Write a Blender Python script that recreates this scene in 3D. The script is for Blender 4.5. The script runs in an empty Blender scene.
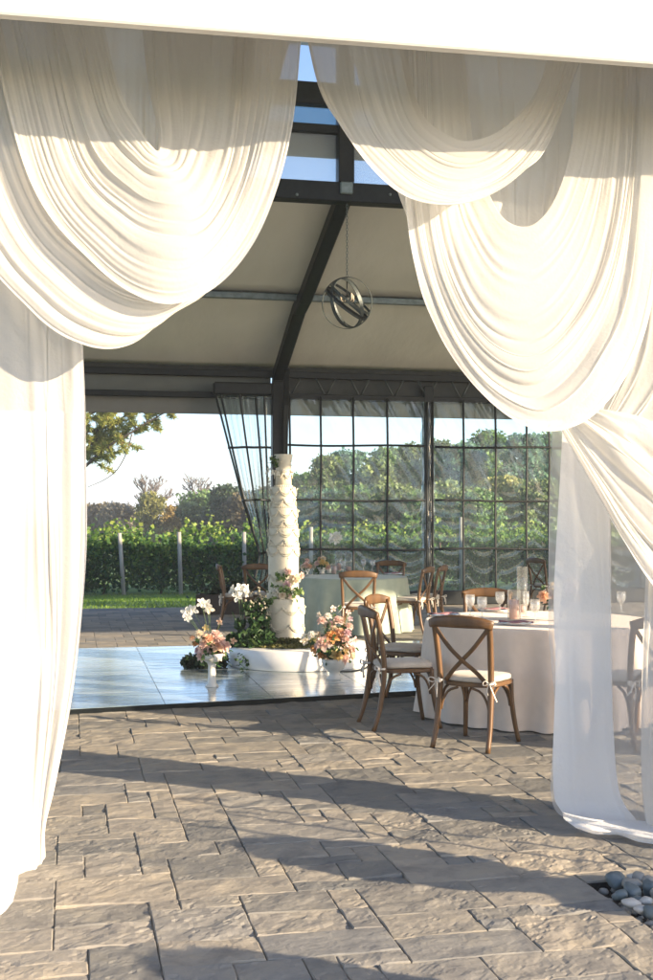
import bpy, math, random
import numpy as np
from mathutils import Vector, Matrix

# ------------------------------------------------------------------ basics
SC = bpy.context.scene
COL = SC.collection
F, HZ, CX, H = 1200.0, 517.0, 326.5, 1.57          # measured from the photograph: focal length in px, horizon row, eye height
YAW = math.atan(256 / 1200)
CS, SN = math.cos(YAW), math.sin(YAW)
PI = math.pi

def P(px, py, Y):
    """world point on the plane y = Y seen at a place of the photograph"""
    t = (px - CX) / F
    d = Y / (CS - t * SN)
    return Vector((t * d * CS + d * SN, Y, H + (HZ - py) / F * d))

def W(r, d, z=0.0):
    """right / forward metres from the eye -> world"""
    return Vector((r * CS + d * SN, -r * SN + d * CS, z))

def D(px, py, d):
    return W((px - CX) / F * d, d, H + (HZ - py) / F * d)

def G(px, py, z=0.0):
    d = F * (H - z) / (py - HZ)
    return W((px - CX) / F * d, d, z)

def heading(deg):
    """turn (about z) so that local +y points deg to the right of the view direction"""
    return -YAW - math.radians(deg)

# ------------------------------------------------------------------ value noise
def _hash(ix, iy, iz, seed):
    n = (ix * 374761393 + iy * 668265263 + iz * 1274126177 + seed * 974711) & 0xFFFFFFFF
    n = ((n ^ (n >> 13)) * 1274126177) & 0xFFFFFFFF
    n = ((n ^ (n >> 16)) * 2246822519) & 0xFFFFFFFF
    return ((n ^ (n >> 15)) & 0xFFFFFF) / float(0xFFFFFF)

def vnoise(x, y, z=0.0, seed=0):
    x, y, z = np.broadcast_arrays(np.asarray(x, float), np.asarray(y, float), np.asarray(z, float))
    fx, fy, fz = np.floor(x), np.floor(y), np.floor(z)
    ix, iy, iz = fx.astype(np.int64), fy.astype(np.int64), fz.astype(np.int64)
    u, v, w = x - fx, y - fy, z - fz
    u, v, w = u * u * (3 - 2 * u), v * v * (3 - 2 * v), w * w * (3 - 2 * w)
    def h(a, b, c): return _hash(ix + a, iy + b, iz + c, seed)
    x00 = h(0, 0, 0) * (1 - u) + h(1, 0, 0) * u
    x10 = h(0, 1, 0) * (1 - u) + h(1, 1, 0) * u
    x01 = h(0, 0, 1) * (1 - u) + h(1, 0, 1) * u
    x11 = h(0, 1, 1) * (1 - u) + h(1, 1, 1) * u
    return ((x00 * (1 - v) + x10 * v) * (1 - w) + (x01 * (1 - v) + x11 * v) * w) * 2 - 1

def fbm(x, y, z=0.0, seed=0, o=4):
    s, a = 0.0, 1.0
    for i in range(o):
        s = s + a * vnoise(np.asarray(x) * 2 ** i, np.asarray(y) * 2 ** i, np.asarray(z) * 2 ** i, seed + i * 17)
        a *= 0.5
    return s

# ------------------------------------------------------------------ objects
def link(name, data, mat=None, parent=None, smooth=True):
    o = bpy.data.objects.new(name, data)
    COL.objects.link(o)
    if mat is not None and data is not None and len(data.materials) == 0:
        data.materials.append(mat)
    if parent is not None:
        o.parent = parent
    return o

def tag(o, label, cat, group=None, kind=None):
    if label: o['label'] = label
    if cat: o['category'] = cat
    if group: o['group'] = group
    if kind: o['kind'] = kind
    return o

def thing(name, label, cat, loc=(0, 0, 0), rz=0.0, group=None):
    o = bpy.data.objects.new(name, None)
    COL.objects.link(o)
    o.empty_display_size = 0.1
    o.location = loc
    o.rotation_euler = (0, 0, rz)
    return tag(o, label, cat, group)

def dup(root, loc, rz, label, group=None, scale=None):
    """a copy of a thing with copies of its parts and sub-parts"""
    r = root.copy(); COL.objects.link(r)
    r.location = loc; r.rotation_euler = (0, 0, rz)
    r['label'] = label
    if group: r['group'] = group
    if scale: r.scale = (scale, scale, scale)
    for ch in list(root.children):
        c = ch.copy(); COL.objects.link(c); c.parent = r
        for g in list(ch.children):
            k = g.copy(); COL.objects.link(k); k.parent = c
    return r

def npmesh(name, v, f, smooth=True, tint=None):
    """v (n,3) array, f (m,k) array with k = 3 or 4"""
    v = np.asarray(v, dtype=np.float32); f = np.asarray(f, dtype=np.int32)
    me = bpy.data.meshes.new(name)
    me.vertices.add(len(v)); me.vertices.foreach_set('co', v.ravel())
    k = f.shape[1]
    me.loops.add(f.size); me.loops.foreach_set('vertex_index', f.ravel())
    me.polygons.add(len(f))
    me.polygons.foreach_set('loop_start', np.arange(0, f.size, k, dtype=np.int32))
    me.polygons.foreach_set('use_smooth', np.full(len(f), smooth, dtype=bool))
    if tint is not None:
        a = me.attributes.new('tint', 'FLOAT', 'POINT')
        a.data.foreach_set('value', np.asarray(tint, dtype=np.float32))
    me.update(calc_edges=True)
    me.validate()
    return me

class MB:
    """collects simple shapes into one mesh"""
    def __init__(s):
        s.v, s.f, s.sm = [], [], []
    def add(s, vs, fs, smooth=False):
        b = len(s.v)
        s.v.extend([tuple(p) for p in vs])
        for f in fs:
            s.f.append(tuple(b + i for i in f)); s.sm.append(smooth)
        return s
    def box(s, c, size, rz=0.0, bev=0.0, M=None):
        x, y, z = [k / 2 for k in size]
        b = min(bev, x * .9, y * .9, z * .9)
        R = Matrix.Rotation(rz, 3, 'Z') if M is None else M
        c = Vector(c)
        if b <= 0:
            vs = [(i, j, k) for k in (-z, z) for j in (-y, y) for i in (-x, x)]
            fs = [(0, 2, 3, 1), (4, 5, 7, 6), (0, 1, 5, 4), (2, 6, 7, 3), (0, 4, 6, 2), (1, 3, 7, 5)]
        else:
            vs = []
            for sx in (-1, 1):
                for sy in (-1, 1):
                    for sz in (-1, 1):
                        vs += [(sx * x, sy * (y - b), sz * (z - b)), (sx * (x - b), sy * y, sz * (z - b)), (sx * (x - b), sy * (y - b), sz * z)]
            def I(sx, sy, sz, a): return ((sx > 0) * 4 + (sy > 0) * 2 + (sz > 0)) * 3 + a
            fs = []
            for q in (-1, 1):
                fs.append([I(q, -1, -1, 0), I(q, 1, -1, 0), I(q, 1, 1, 0), I(q, -1, 1, 0)][::q])
                fs.append([I(-1, q, -1, 1), I(1, q, -1, 1), I(1, q, 1, 1), I(-1, q, 1, 1)][::-q])
                fs.append([I(-1, -1, q, 2), I(1, -1, q, 2), I(1, 1, q, 2), I(-1, 1, q, 2)][::q])
            for p in (-1, 1):
                for q in (-1, 1):
                    fs.append([I(p, q, -1, 0), I(p, q, -1, 1), I(p, q, 1, 1), I(p, q, 1, 0)][::-p * q])
                    fs.append([I(p, -1, q, 0), I(p, 1, q, 0), I(p, 1, q, 2), I(p, -1, q, 2)][::p * q])
                    fs.append([I(-1, p, q, 1), I(1, p, q, 1), I(1, p, q, 2), I(-1, p, q, 2)][::-p * q])
                    for r in (-1, 1):
                        fs.append([I(p, q, r, 0), I(p, q, r, 1), I(p, q, r, 2)][::p * q * r])
        return s.add([c + R @ Vector(v) for v in vs], fs)
    def sweep(s, pts, rx, ry=None, n=8, up=(0, 0, 1), power=2.0, cap=True, closed=False, smooth=True):
        """a bar along pts; rx across, ry along `up`; both may be lists (taper)"""
        pts = [Vector(p) for p in pts]; up = Vector(up); m = len(pts)
        if ry is None: ry = rx
        RX = rx if isinstance(rx, (list, tuple)) else [rx] * m
        RY = ry if isinstance(ry, (list, tuple)) else [ry] * m
        vs, prev = [], None
        for i, p in enumerate(pts):
            if closed: tdir = pts[(i + 1) % m] - pts[i - 1]
            else: tdir = pts[min(i + 1, m - 1)] - pts[max(i - 1, 0)]
            tdir.normalize()
            side = tdir.cross(up)
            if side.length < 1e-3: side = prev if prev is not None else tdir.cross(Vector((1, .01, 0)))
            side = side.normalized(); prev = side
            nn = side.cross(tdir).normalized()
            for k in range(n):
                a = 2 * PI * (k + .5) / n
                ca, sa = math.cos(a), math.sin(a)
                ex = math.copysign(abs(ca) ** (2 / power), ca); ey = math.copysign(abs(sa) ** (2 / power), sa)
                vs.append(p + side * ex * RX[i] + nn * ey * RY[i])
        fs = []
        for i in range(m if closed else m - 1):
            j = (i + 1) % m
            for k in range(n):
                k2 = (k + 1) % n
                fs.append((i * n + k, i * n + k2, j * n + k2, j * n + k))
        if cap and not closed:
            fs.append(tuple(range(n - 1, -1, -1))); fs.append(tuple((m - 1) * n + k for k in range(n)))
        return s.add(vs, fs, smooth)
    def lathe(s, prof, c=(0, 0, 0), n=24, smooth=True, wob=None):
        c = Vector(c); vs, fs = [], []
        for i, (r, z) in enumerate(prof):
            for k in range(n):
                a = 2 * PI * k / n
                q = r * (wob(a, z) if wob else 1)
                vs.append(c + Vector((q * math.cos(a), q * math.sin(a), z)))
        for i in range(len(prof) - 1):
            for k in range(n):
                k2 = (k + 1) % n
                fs.append((i * n + k, i * n + k2, (i + 1) * n + k2, (i + 1) * n + k))
        if prof[0][0] > 1e-4: fs.append(tuple(range(n - 1, -1, -1)))
        if prof[-1][0] > 1e-4: fs.append(tuple((len(prof) - 1) * n + k for k in range(n)))
        return s.add(vs, fs, smooth)
    def ball(s, c, r, n=8, sq=(1, 1, 1)):
        vs, fs = [], []
        c = Vector(c); m = max(4, n // 2 + 1)
        for i in range(m + 1):
            th = PI * i / m
            for k in range(n):
                a = 2 * PI * k / n
                vs.append(c + Vector((r * sq[0] * math.sin(th) * math.cos(a), r * sq[1] * math.sin(th) * math.sin(a), r * sq[2] * math.cos(th))))
        for i in range(m):
            for k in range(n):
                k2 = (k + 1) % n
                fs.append((i * n + k, (i + 1) * n + k, (i + 1) * n + k2, i * n + k2))
        return s.add(vs, fs, True)
    def mesh(s, name):
        me = bpy.data.meshes.new(name)
        me.from_pydata(s.v, [], s.f)
        me.polygons.foreach_set('use_smooth', s.sm)
        me.update(); me.validate()
        return me
    def build(s, name, mat=None, parent=None):
        return link(name, s.mesh(name), mat, parent)

def cr(pts, n):
    """Catmull-Rom through pts (k,3), resampled to n by arc length"""
    p = np.array([list(q) for q in pts], float)
    if len(p) == 2: p = np.array([p[0], (p[0] + p[1]) / 2, p[1]])
    a = np.vstack([2 * p[0] - p[1], p, 2 * p[-1] - p[-2]])
    out = []
    for i in range(1, len(a) - 2):
        t = np.linspace(0, 1, 24, endpoint=False)[:, None]
        p0, p1, p2, p3 = a[i - 1], a[i], a[i + 1], a[i + 2]
        out.append(.5 * (2 * p1 + (p2 - p0) * t + (2 * p0 - 5 * p1 + 4 * p2 - p3) * t ** 2 + (3 * p1 - p0 - 3 * p2 + p3) * t ** 3))
    q = np.vstack(out + [p[-1:]])
    L = np.concatenate([[0], np.cumsum(np.linalg.norm(np.diff(q, axis=0), axis=1))])
    s = np.linspace(0, L[-1], n)
    return np.stack([np.interp(s, L, q[:, k]) for k in range(3)], 1)

# ------------------------------------------------------------------ materials
class NT:
    def __init__(s, name):
        s.m = bpy.data.materials.new(name); s.m.use_nodes = True
        s.t = s.m.node_tree; s.t.nodes.clear()
        s.out = s.n('ShaderNodeOutputMaterial')
    def n(s, typ, **kw):
        nd = s.t.nodes.new(typ)
        for k, v in kw.items():
            if k[0] == '_': setattr(nd, k[1:], v)
            else:
                key = k.replace('__', ' ')
                nd.inputs[key].default_value = v
        return nd
    def l(s, a, b): s.t.links.new(a, b)
    def coords(s, kind='Object', scale=(1, 1, 1)):
        tc = s.n('ShaderNodeTexCoord'); mp = s.n('ShaderNodeMapping')
        mp.inputs['Scale'].default_value = scale
        s.l(tc.outputs[kind], mp.inputs['Vector'])
        return mp.outputs['Vector']
    def noise(s, vec, scale, detail=4, rough=.55):
        nd = s.n('ShaderNodeTexNoise', Scale=scale, Detail=detail, Roughness=rough)
        s.l(vec, nd.inputs['Vector'])
        return nd.outputs['Fac']
    def ramp(s, fac, stops):
        r = s.n('ShaderNodeValToRGB')
        e = r.color_ramp.elements
        while len(e) < len(stops): e.new(.5)
        for i, (p, c) in enumerate(stops):
            e[i].position = p; e[i].color = (*c, 1)
        s.l(fac, r.inputs['Fac'])
        return r.outputs['Color']
    def bump(s, h, strength, dist=.01, normal=None):
        b = s.n('ShaderNodeBump', Strength=strength, Distance=dist)
        s.l(h, b.inputs['Height'])
        if normal is not None: s.l(normal, b.inputs['Normal'])
        return b.outputs['Normal']
    def surf(s, sh): s.l(sh, s.out.inputs['Surface']); return s.m

def pm(name, c1, c2=None, rough=.6, scale=8, stretch=(1, 1, 1), bump=0.0, bscale=40, dist=.005, metal=0.0, spec=.5, coat=0.0, lo=.35, hi=.65, sheen=0.0):
    t = NT(name)
    b = t.n('ShaderNodeBsdfPrincipled', Roughness=rough, Metallic=metal)
    b.inputs['Specular IOR Level'].default_value = spec
    b.inputs['Coat Weight'].default_value = coat
    b.inputs['Sheen Weight'].default_value = sheen
    vec = t.coords('Object', stretch)
    if c2 is None: c2 = tuple(k * .82 for k in c1)
    t.l(t.ramp(t.noise(vec, scale), [(lo, c2), (hi, c1)]), b.inputs['Base Color'])
    if bump: t.l(t.bump(t.noise(vec, bscale), bump, dist), b.inputs['Normal'])
    return t.surf(b.outputs[0])

def leafm(name, stops, trans=.35, rough=.5):
    """leaf colour picked by the per-leaf attribute `tint`; light passes through"""
    t = NT(name)
    at = t.n('ShaderNodeAttribute', _attribute_name='tint')
    col = t.ramp(at.outputs['Fac'], stops)
    b = t.n('ShaderNodeBsdfPrincipled', Roughness=rough)
    b.inputs['Specular IOR Level'].default_value = .3
    tr = t.n('ShaderNodeBsdfTranslucent'); mx = t.n('ShaderNodeMixShader', Fac=trans)
    t.l(col, b.inputs['Base Color']); t.l(col, tr.inputs['Color'])
    t.l(b.outputs[0], mx.inputs[1]); t.l(tr.outputs[0], mx.inputs[2])
    return t.surf(mx.outputs[0])

def sheer(name, col, a, edge=.92, transl=.45):
    """thin woven voile: partly open weave (more closed at a slant), diffuse on both sides"""
    t = NT(name)
    df = t.n('ShaderNodeBsdfDiffuse', Color=(*col, 1)); tl = t.n('ShaderNodeBsdfTranslucent', Color=(*col, 1))
    mx = t.n('ShaderNodeMixShader', Fac=transl)
    t.l(df.outputs[0], mx.inputs[1]); t.l(tl.outputs[0], mx.inputs[2])
    lw = t.n('ShaderNodeLayerWeight', Blend=.5)
    mr = t.n('ShaderNodeMapRange')
    mr.inputs['From Min'].default_value = .0; mr.inputs['From Max'].default_value = .85
    mr.inputs['To Min'].default_value = a; mr.inputs['To Max'].default_value = edge
    t.l(lw.outputs['Facing'], mr.inputs['Value'])
    tp = t.n('ShaderNodeBsdfTransparent')
    m2 = t.n('ShaderNodeMixShader')
    vec = t.coords('Object')
    nm = t.bump(t.noise(vec, 55, 3), .25, .01)
    t.l(nm, df.inputs['Normal']); t.l(nm, tl.inputs['Normal'])
    t.l(mr.outputs[0], m2.inputs[0]); t.l(tp.outputs[0], m2.inputs[1]); t.l(mx.outputs[0], m2.inputs[2])
    return t.surf(m2.outputs[0])

def clear(name, tint=(.97, .99, .98), base=.03, gain=.6, rough=.02, haze=0.0, bumps=None, hazecol=(.8, .85, .85)):
    """clear plastic or glass sheet: mostly see-through, fresnel reflection, a little milky scatter"""
    t = NT(name)
    tp = t.n('ShaderNodeBsdfTransparent', Color=(*tint, 1))
    gl = t.n('ShaderNodeBsdfGlossy', Roughness=rough)
    fr = t.n('ShaderNodeLayerWeight', Blend=.5)
    pw = t.n('ShaderNodeMath', _operation='POWER'); pw.inputs[1].default_value = 4.5
    mr = t.n('ShaderNodeMath', _operation='MULTIPLY_ADD'); mr.inputs[1].default_value = gain; mr.inputs[2].default_value = base
    mx = t.n('ShaderNodeMixShader')
    if bumps:
        nm = bumps(t)
        t.l(nm, gl.inputs['Normal']); t.l(nm, fr.inputs['Normal'])
    t.l(fr.outputs['Facing'], pw.inputs[0]); t.l(pw.outputs[0], mr.inputs[0]); t.l(mr.outputs[0], mx.inputs[0])
    if haze:
        df = t.n('ShaderNodeBsdfDiffuse', Color=(*hazecol, 1)); tl = t.n('ShaderNodeBsdfTranslucent', Color=(*hazecol, 1))
        m0 = t.n('ShaderNodeMixShader', Fac=.5); m1 = t.n('ShaderNodeMixShader', Fac=haze)
        t.l(df.outputs[0], m0.inputs[1]); t.l(tl.outputs[0], m0.inputs[2])
        t.l(tp.outputs[0], m1.inputs[1]); t.l(m0.outputs[0], m1.inputs[2])
        t.l(m1.outputs[0], mx.inputs[1])
    else:
        t.l(tp.outputs[0], mx.inputs[1])
    t.l(gl.outputs[0], mx.inputs[2])
    return t.surf(mx.outputs[0])

M = {}
M['white_paint'] = pm('white_paint', (.74, .725, .68), (.70, .685, .645), .5, 3, bump=.06, bscale=25)
M['steel'] = pm('black_steel', (.012, .015, .016), (.007, .009, .01), .45, 12, bump=.05, spec=.3)
M['grey_steel'] = pm('grey_steel', (.22, .26, .26), (.15, .18, .18), .42, 10, metal=.5)
M['ceiling'] = pm('roof_fabric', (.78, .75, .67), (.70, .675, .60), .8, 1.2, (1, .4, 1), .5, 2.2, .05)
M['valance'] = pm('valance_fabric', (.20, .20, .19), (.17, .17, .16), .8, 2)
M['greypanel'] = pm('grey_fabric', (.13, .14, .135), (.11, .12, .115), .8, 2)
M['darkpanel'] = pm('dark_fabric', (.05, .055, .055), None, .8)
M['wood'] = pm('weathered_oak', (.155, .078, .028), (.075, .037, .014), .45, 14, (1, 1, .12), .15, 60, .002, lo=.3, hi=.7)
M['cushion'] = pm('cushion_linen', (.52, .45, .37), (.45, .39, .32), .9, 30, bump=.25, bscale=220, dist=.002, sheen=.2)
M['tie'] = pm('tie_ribbon', (.72, .66, .58), None, .9)
M['cloth'] = pm('ivory_linen', (.76, .62, .50), (.71, .575, .46), .88, 10, bump=.12, bscale=260, dist=.001, sheen=.2)
M['sage'] = pm('sage_linen', (.40, .44, .34), (.35, .39, .30), .88, 10, bump=.12, bscale=260, dist=.001, sheen=.2)
M['icing'] = pm('buttercream', (.62, .565, .44), (.58, .525, .405), .55, 25, bump=.25, bscale=45, dist=.006, spec=.3)
M['ceramic'] = pm('ivory_ceramic', (.80, .75, .66), (.74, .69, .60), .35, 6)
M['plinth'] = pm('white_gloss', (.80, .78, .75), (.77, .75, .72), .3, 3)
M['candle'] = pm('pink_wax', (.66, .42, .38), None, .5)
M['napkin'] = pm('mauve_linen', (.34, .17, .19), None, .9)
M['plate'] = pm('plate_china', (.82, .80, .76), None, .15)
M['glass'] = clear('stemware', (.985, .99, .99), .10, .8, .04, .18, hazecol=(.9, .9, .88))
M['vaseglass'] = clear('vase_glass', (.985, .99, .985), .06, .7, .03, .06)
M['stem'] = pm('green_stem', (.06, .11, .035), None, .6)
M['bark'] = pm('bark', (.12, .09, .065), (.06, .045, .035), .9, 6, (1, 1, .3), .6, 12, .03)
M['greybark'] = pm('grey_bark', (.19, .165, .145), (.12, .10, .09), .9, 6)
M['postwood'] = pm('grey_post', (.36, .345, .31), (.24, .23, .21), .9, 8, (1, 1, .2), .3, 30)
M['darkwood'] = pm('dark_crate', (.045, .028, .02), (.025, .016, .012), .6, 8)
M['moss'] = leafm('moss_leaf', [(0, (.07, .075, .02)), (.5, (.14, .14, .045)), (1, (.24, .21, .09))])
M['ivy'] = leafm('ivy_leaf', [(0, (.018, .045, .016)), (.6, (.05, .11, .035)), (1, (.15, .22, .07))])
M['darkleaf'] = leafm('dark_leaf', [(0, (.01, .022, .012)), (.7, (.025, .05, .022)), (1, (.06, .09, .04))])
M['pebble_a'] = pm('slate_stone', (.15, .178, .182), (.085, .105, .11), .55, 9, bump=.2)
M['pebble_b'] = pm('pale_stone', (.58, .54, .48), (.44, .40, .35), .55, 14, bump=.2)
M['pebble_c'] = pm('sand_stone', (.36, .33, .28), (.26, .235, .20), .55, 11, bump=.2)
M['soil'] = pm('soil', (.035, .028, .022), None, .95, bump=.6, bscale=60, dist=.02)
M['bulb'] = pm('candle_sleeve', (.5, .42, .32), None, .5)
M['sheer'] = sheer('white_voile', (.76, .735, .69), .86, .99, .56)
M['sheer_back'] = sheer('white_voile_back', (.78, .755, .70), .985, .995, .56)
M['voile_thin'] = sheer('white_voile_single', (.92, .90, .885), .42, .88, .5)
M['voile_two'] = sheer('white_voile_double', (.93, .92, .91), .92, .985, .5)
M['voile_full'] = sheer('white_voile_gathered', (.82, .80, .765), .93, .99, .35)
# ================================================================== CAMERA, LIGHT, WORLD
cam = bpy.data.cameras.new('camera'); co = bpy.data.objects.new('camera', cam); COL.objects.link(co)
cam.sensor_fit = 'VERTICAL'; cam.sensor_height = 36; cam.sensor_width = 24
cam.lens = F / 980 * 36
cam.shift_y = (HZ - 490) / 980
cam.shift_x = 0
cam.clip_start = .05; cam.clip_end = 6000
co.location = (0, 0, H); co.rotation_euler = (PI / 2, 0, -YAW)
SC.camera = co

SUN_EL = math.radians(17)
SUNH = Vector((.785, -.62, 0)).normalized()             # towards the sun, on the ground
sd = Vector((SUNH.x * math.cos(SUN_EL), SUNH.y * math.cos(SUN_EL), math.sin(SUN_EL)))
sl = bpy.data.lights.new('sun', 'SUN'); sl.energy = 5.0; sl.angle = math.radians(.5); sl.color = (1, .81, .57)
so = bpy.data.objects.new('sun', sl); COL.objects.link(so)
so.rotation_euler = sd.to_track_quat('Z', 'Y').to_euler(); so.location = sd * 50

wd = bpy.data.worlds.new('World'); SC.world = wd; wd.use_nodes = True
nt = wd.node_tree; nt.nodes.clear()
sky = nt.nodes.new('ShaderNodeTexSky'); sky.sky_type = 'NISHITA'; sky.sun_disc = False
sky.sun_elevation = SUN_EL; sky.sun_rotation = math.atan2(SUNH.x, SUNH.y)
sky.air_density = .7; sky.dust_density = .9; sky.ozone_density = 2.0; sky.altitude = 100
bg = nt.nodes.new('ShaderNodeBackground'); bg.inputs['Strength'].default_value = .13
wo = nt.nodes.new('ShaderNodeOutputWorld')
nt.links.new(sky.outputs[0], bg.inputs['Color']); nt.links.new(bg.outputs[0], wo.inputs['Surface'])

vs = SC.view_settings
SC.display_settings.display_device = 'sRGB'
vs.view_transform = 'Standard'; vs.look = 'None'; vs.gamma = 1.0; vs.use_curve_mapping = False
vs.exposure = 1.58
cy = SC.cycles
cy.use_denoising = True
try: cy.denoiser = 'OPENIMAGEDENOISE'
except Exception: pass
cy.max_bounces = 10; cy.diffuse_bounces = 4; cy.glossy_bounces = 4; cy.transmission_bounces = 6
cy.transparent_max_bounces = 40
cy.caustics_reflective = True; cy.caustics_refractive = False; cy.blur_glossy = .6
cy.sample_clamp_indirect = 6

# ================================================================== GROUND
PATIO_Y = 20.95
def gz(x, y):
    x = np.asarray(x, float); y = np.asarray(y, float)
    t = np.clip((y - PATIO_Y - .2) / 13.0, 0, 1)
    z = -.55 * t * t * (3 - 2 * t)
    z = z - .9 * np.clip((y - 36) / 45, 0, 1)
    z = z + np.where(y > 40, .5 * fbm(x / 40, y / 40, 0, 5, 3) * np.clip((y - 40) / 40, 0, 1), 0)
    return z - .05

ys = np.concatenate([np.linspace(-60, 19, 12), np.linspace(20, 60, 61), np.geomspace(63, 2600, 40)])
xs = np.concatenate([-np.geomspace(1500, 42, 18), np.linspace(-40, 60, 81), np.geomspace(63, 1800, 18)])
X, Y = np.meshgrid(xs, ys)
Z = gz(X, Y)
v = np.stack([X, Y, Z], -1).reshape(-1, 3)
nx = len(xs)
idx = np.arange(len(xs) * len(ys)).reshape(len(ys), nx)
f = np.stack([idx[:-1, :-1], idx[:-1, 1:], idx[1:, 1:], idx[1:, :-1]], -1).reshape(-1, 4)
M['lawn'] = pm('lawn_turf', (.14, .24, .04), (.075, .14, .024), .9, .9, lo=.3, hi=.7, bump=.8, bscale=14, dist=.05)
tag(link('ground', npmesh('ground', v, f), M['lawn']), None, None, kind='structure')

# short grass blades on the lawn strip between patio and vines
rng = np.random.default_rng(11)
N = 42000
gx = rng.uniform(-9, 14, N); gy = PATIO_Y + .03 + 13.5 * rng.random(N) ** 1.3
gzz = gz(gx, gy)
hh = rng.uniform(.03, .075, N) * (1 + .4 * vnoise(gx * .8, gy * .8, 0, 3)); ang = rng.uniform(0, PI, N); lean = rng.normal(0, .03, (N, 2))
wv = .012
dx, dy = np.cos(ang) * wv, np.sin(ang) * wv
b0 = np.stack([gx - dx, gy - dy, gzz - .01], 1); b1 = np.stack([gx + dx, gy + dy, gzz - .01], 1); tp = np.stack([gx + lean[:, 0], gy + lean[:, 1], gzz + hh], 1)
vv = np.stack([b0, b1, tp], 1).reshape(-1, 3)
ff = np.arange(3 * N).reshape(-1, 3)
M['grass'] = leafm('grass_blade', [(0, (.08, .15, .022)), (.5, (.17, .28, .04)), (1, (.30, .36, .075))], .4)
tag(link('grass', npmesh('grass', vv, ff, True, np.repeat(np.clip(.5 + .35 * fbm(gx * .5, gy * .5, 0, 8, 2) + rng.normal(0, .15, N), 0, 1), 3)), M['grass']), 'short mown grass on the lawn behind the marquee', 'grass', kind='stuff')

# stone joint bed under the pavers
M['jointsand'] = pm('joint_sand', (.27, .24, .20), (.17, .155, .13), .95, 30, bump=.5, bscale=120)
bed = MB()
hx0, hx1, hy0, hy1 = -4.03 + 50 * .124, -4.03 + 58 * .124, 1.6 + 20 * .124, 1.6 + 26 * .124                 # the pebble pocket left open in the paving
def slab(x0, x1, y0, y1, z): bed.add([(x0, y0, z), (x1, y0, z), (x1, y1, z), (x0, y1, z)], [(0, 1, 2, 3)])
x0, x1, y0, y1 = -12, 24, -8, PATIO_Y
slab(x0, x1, y0, hy0, -.0095); slab(x0, x1, hy1, y1, -.0095); slab(x0, hx0, hy0, hy1, -.0095); slab(hx1, x1, hy0, hy1, -.0095)
tag(bed.build('patio_bed', M['jointsand']), None, None, kind='structure')
pk = MB()
pk.add([(hx0, hy0, -.045), (hx1, hy0, -.045), (hx1, hy1, -.045), (hx0, hy1, -.045)], [(0, 1, 2, 3)])
for a, b in (((hx0, hy0), (hx1, hy0)), ((hx1, hy0), (hx1, hy1)), ((hx1, hy1), (hx0, hy1)), ((hx0, hy1), (hx0, hy0))):
    pk.add([(*a, -.045), (*b, -.045), (*b, -.0095), (*a, -.0095)], [(0, 1, 2, 3)])
tag(pk.build('soil', M['soil']), None, None, kind='structure')

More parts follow.
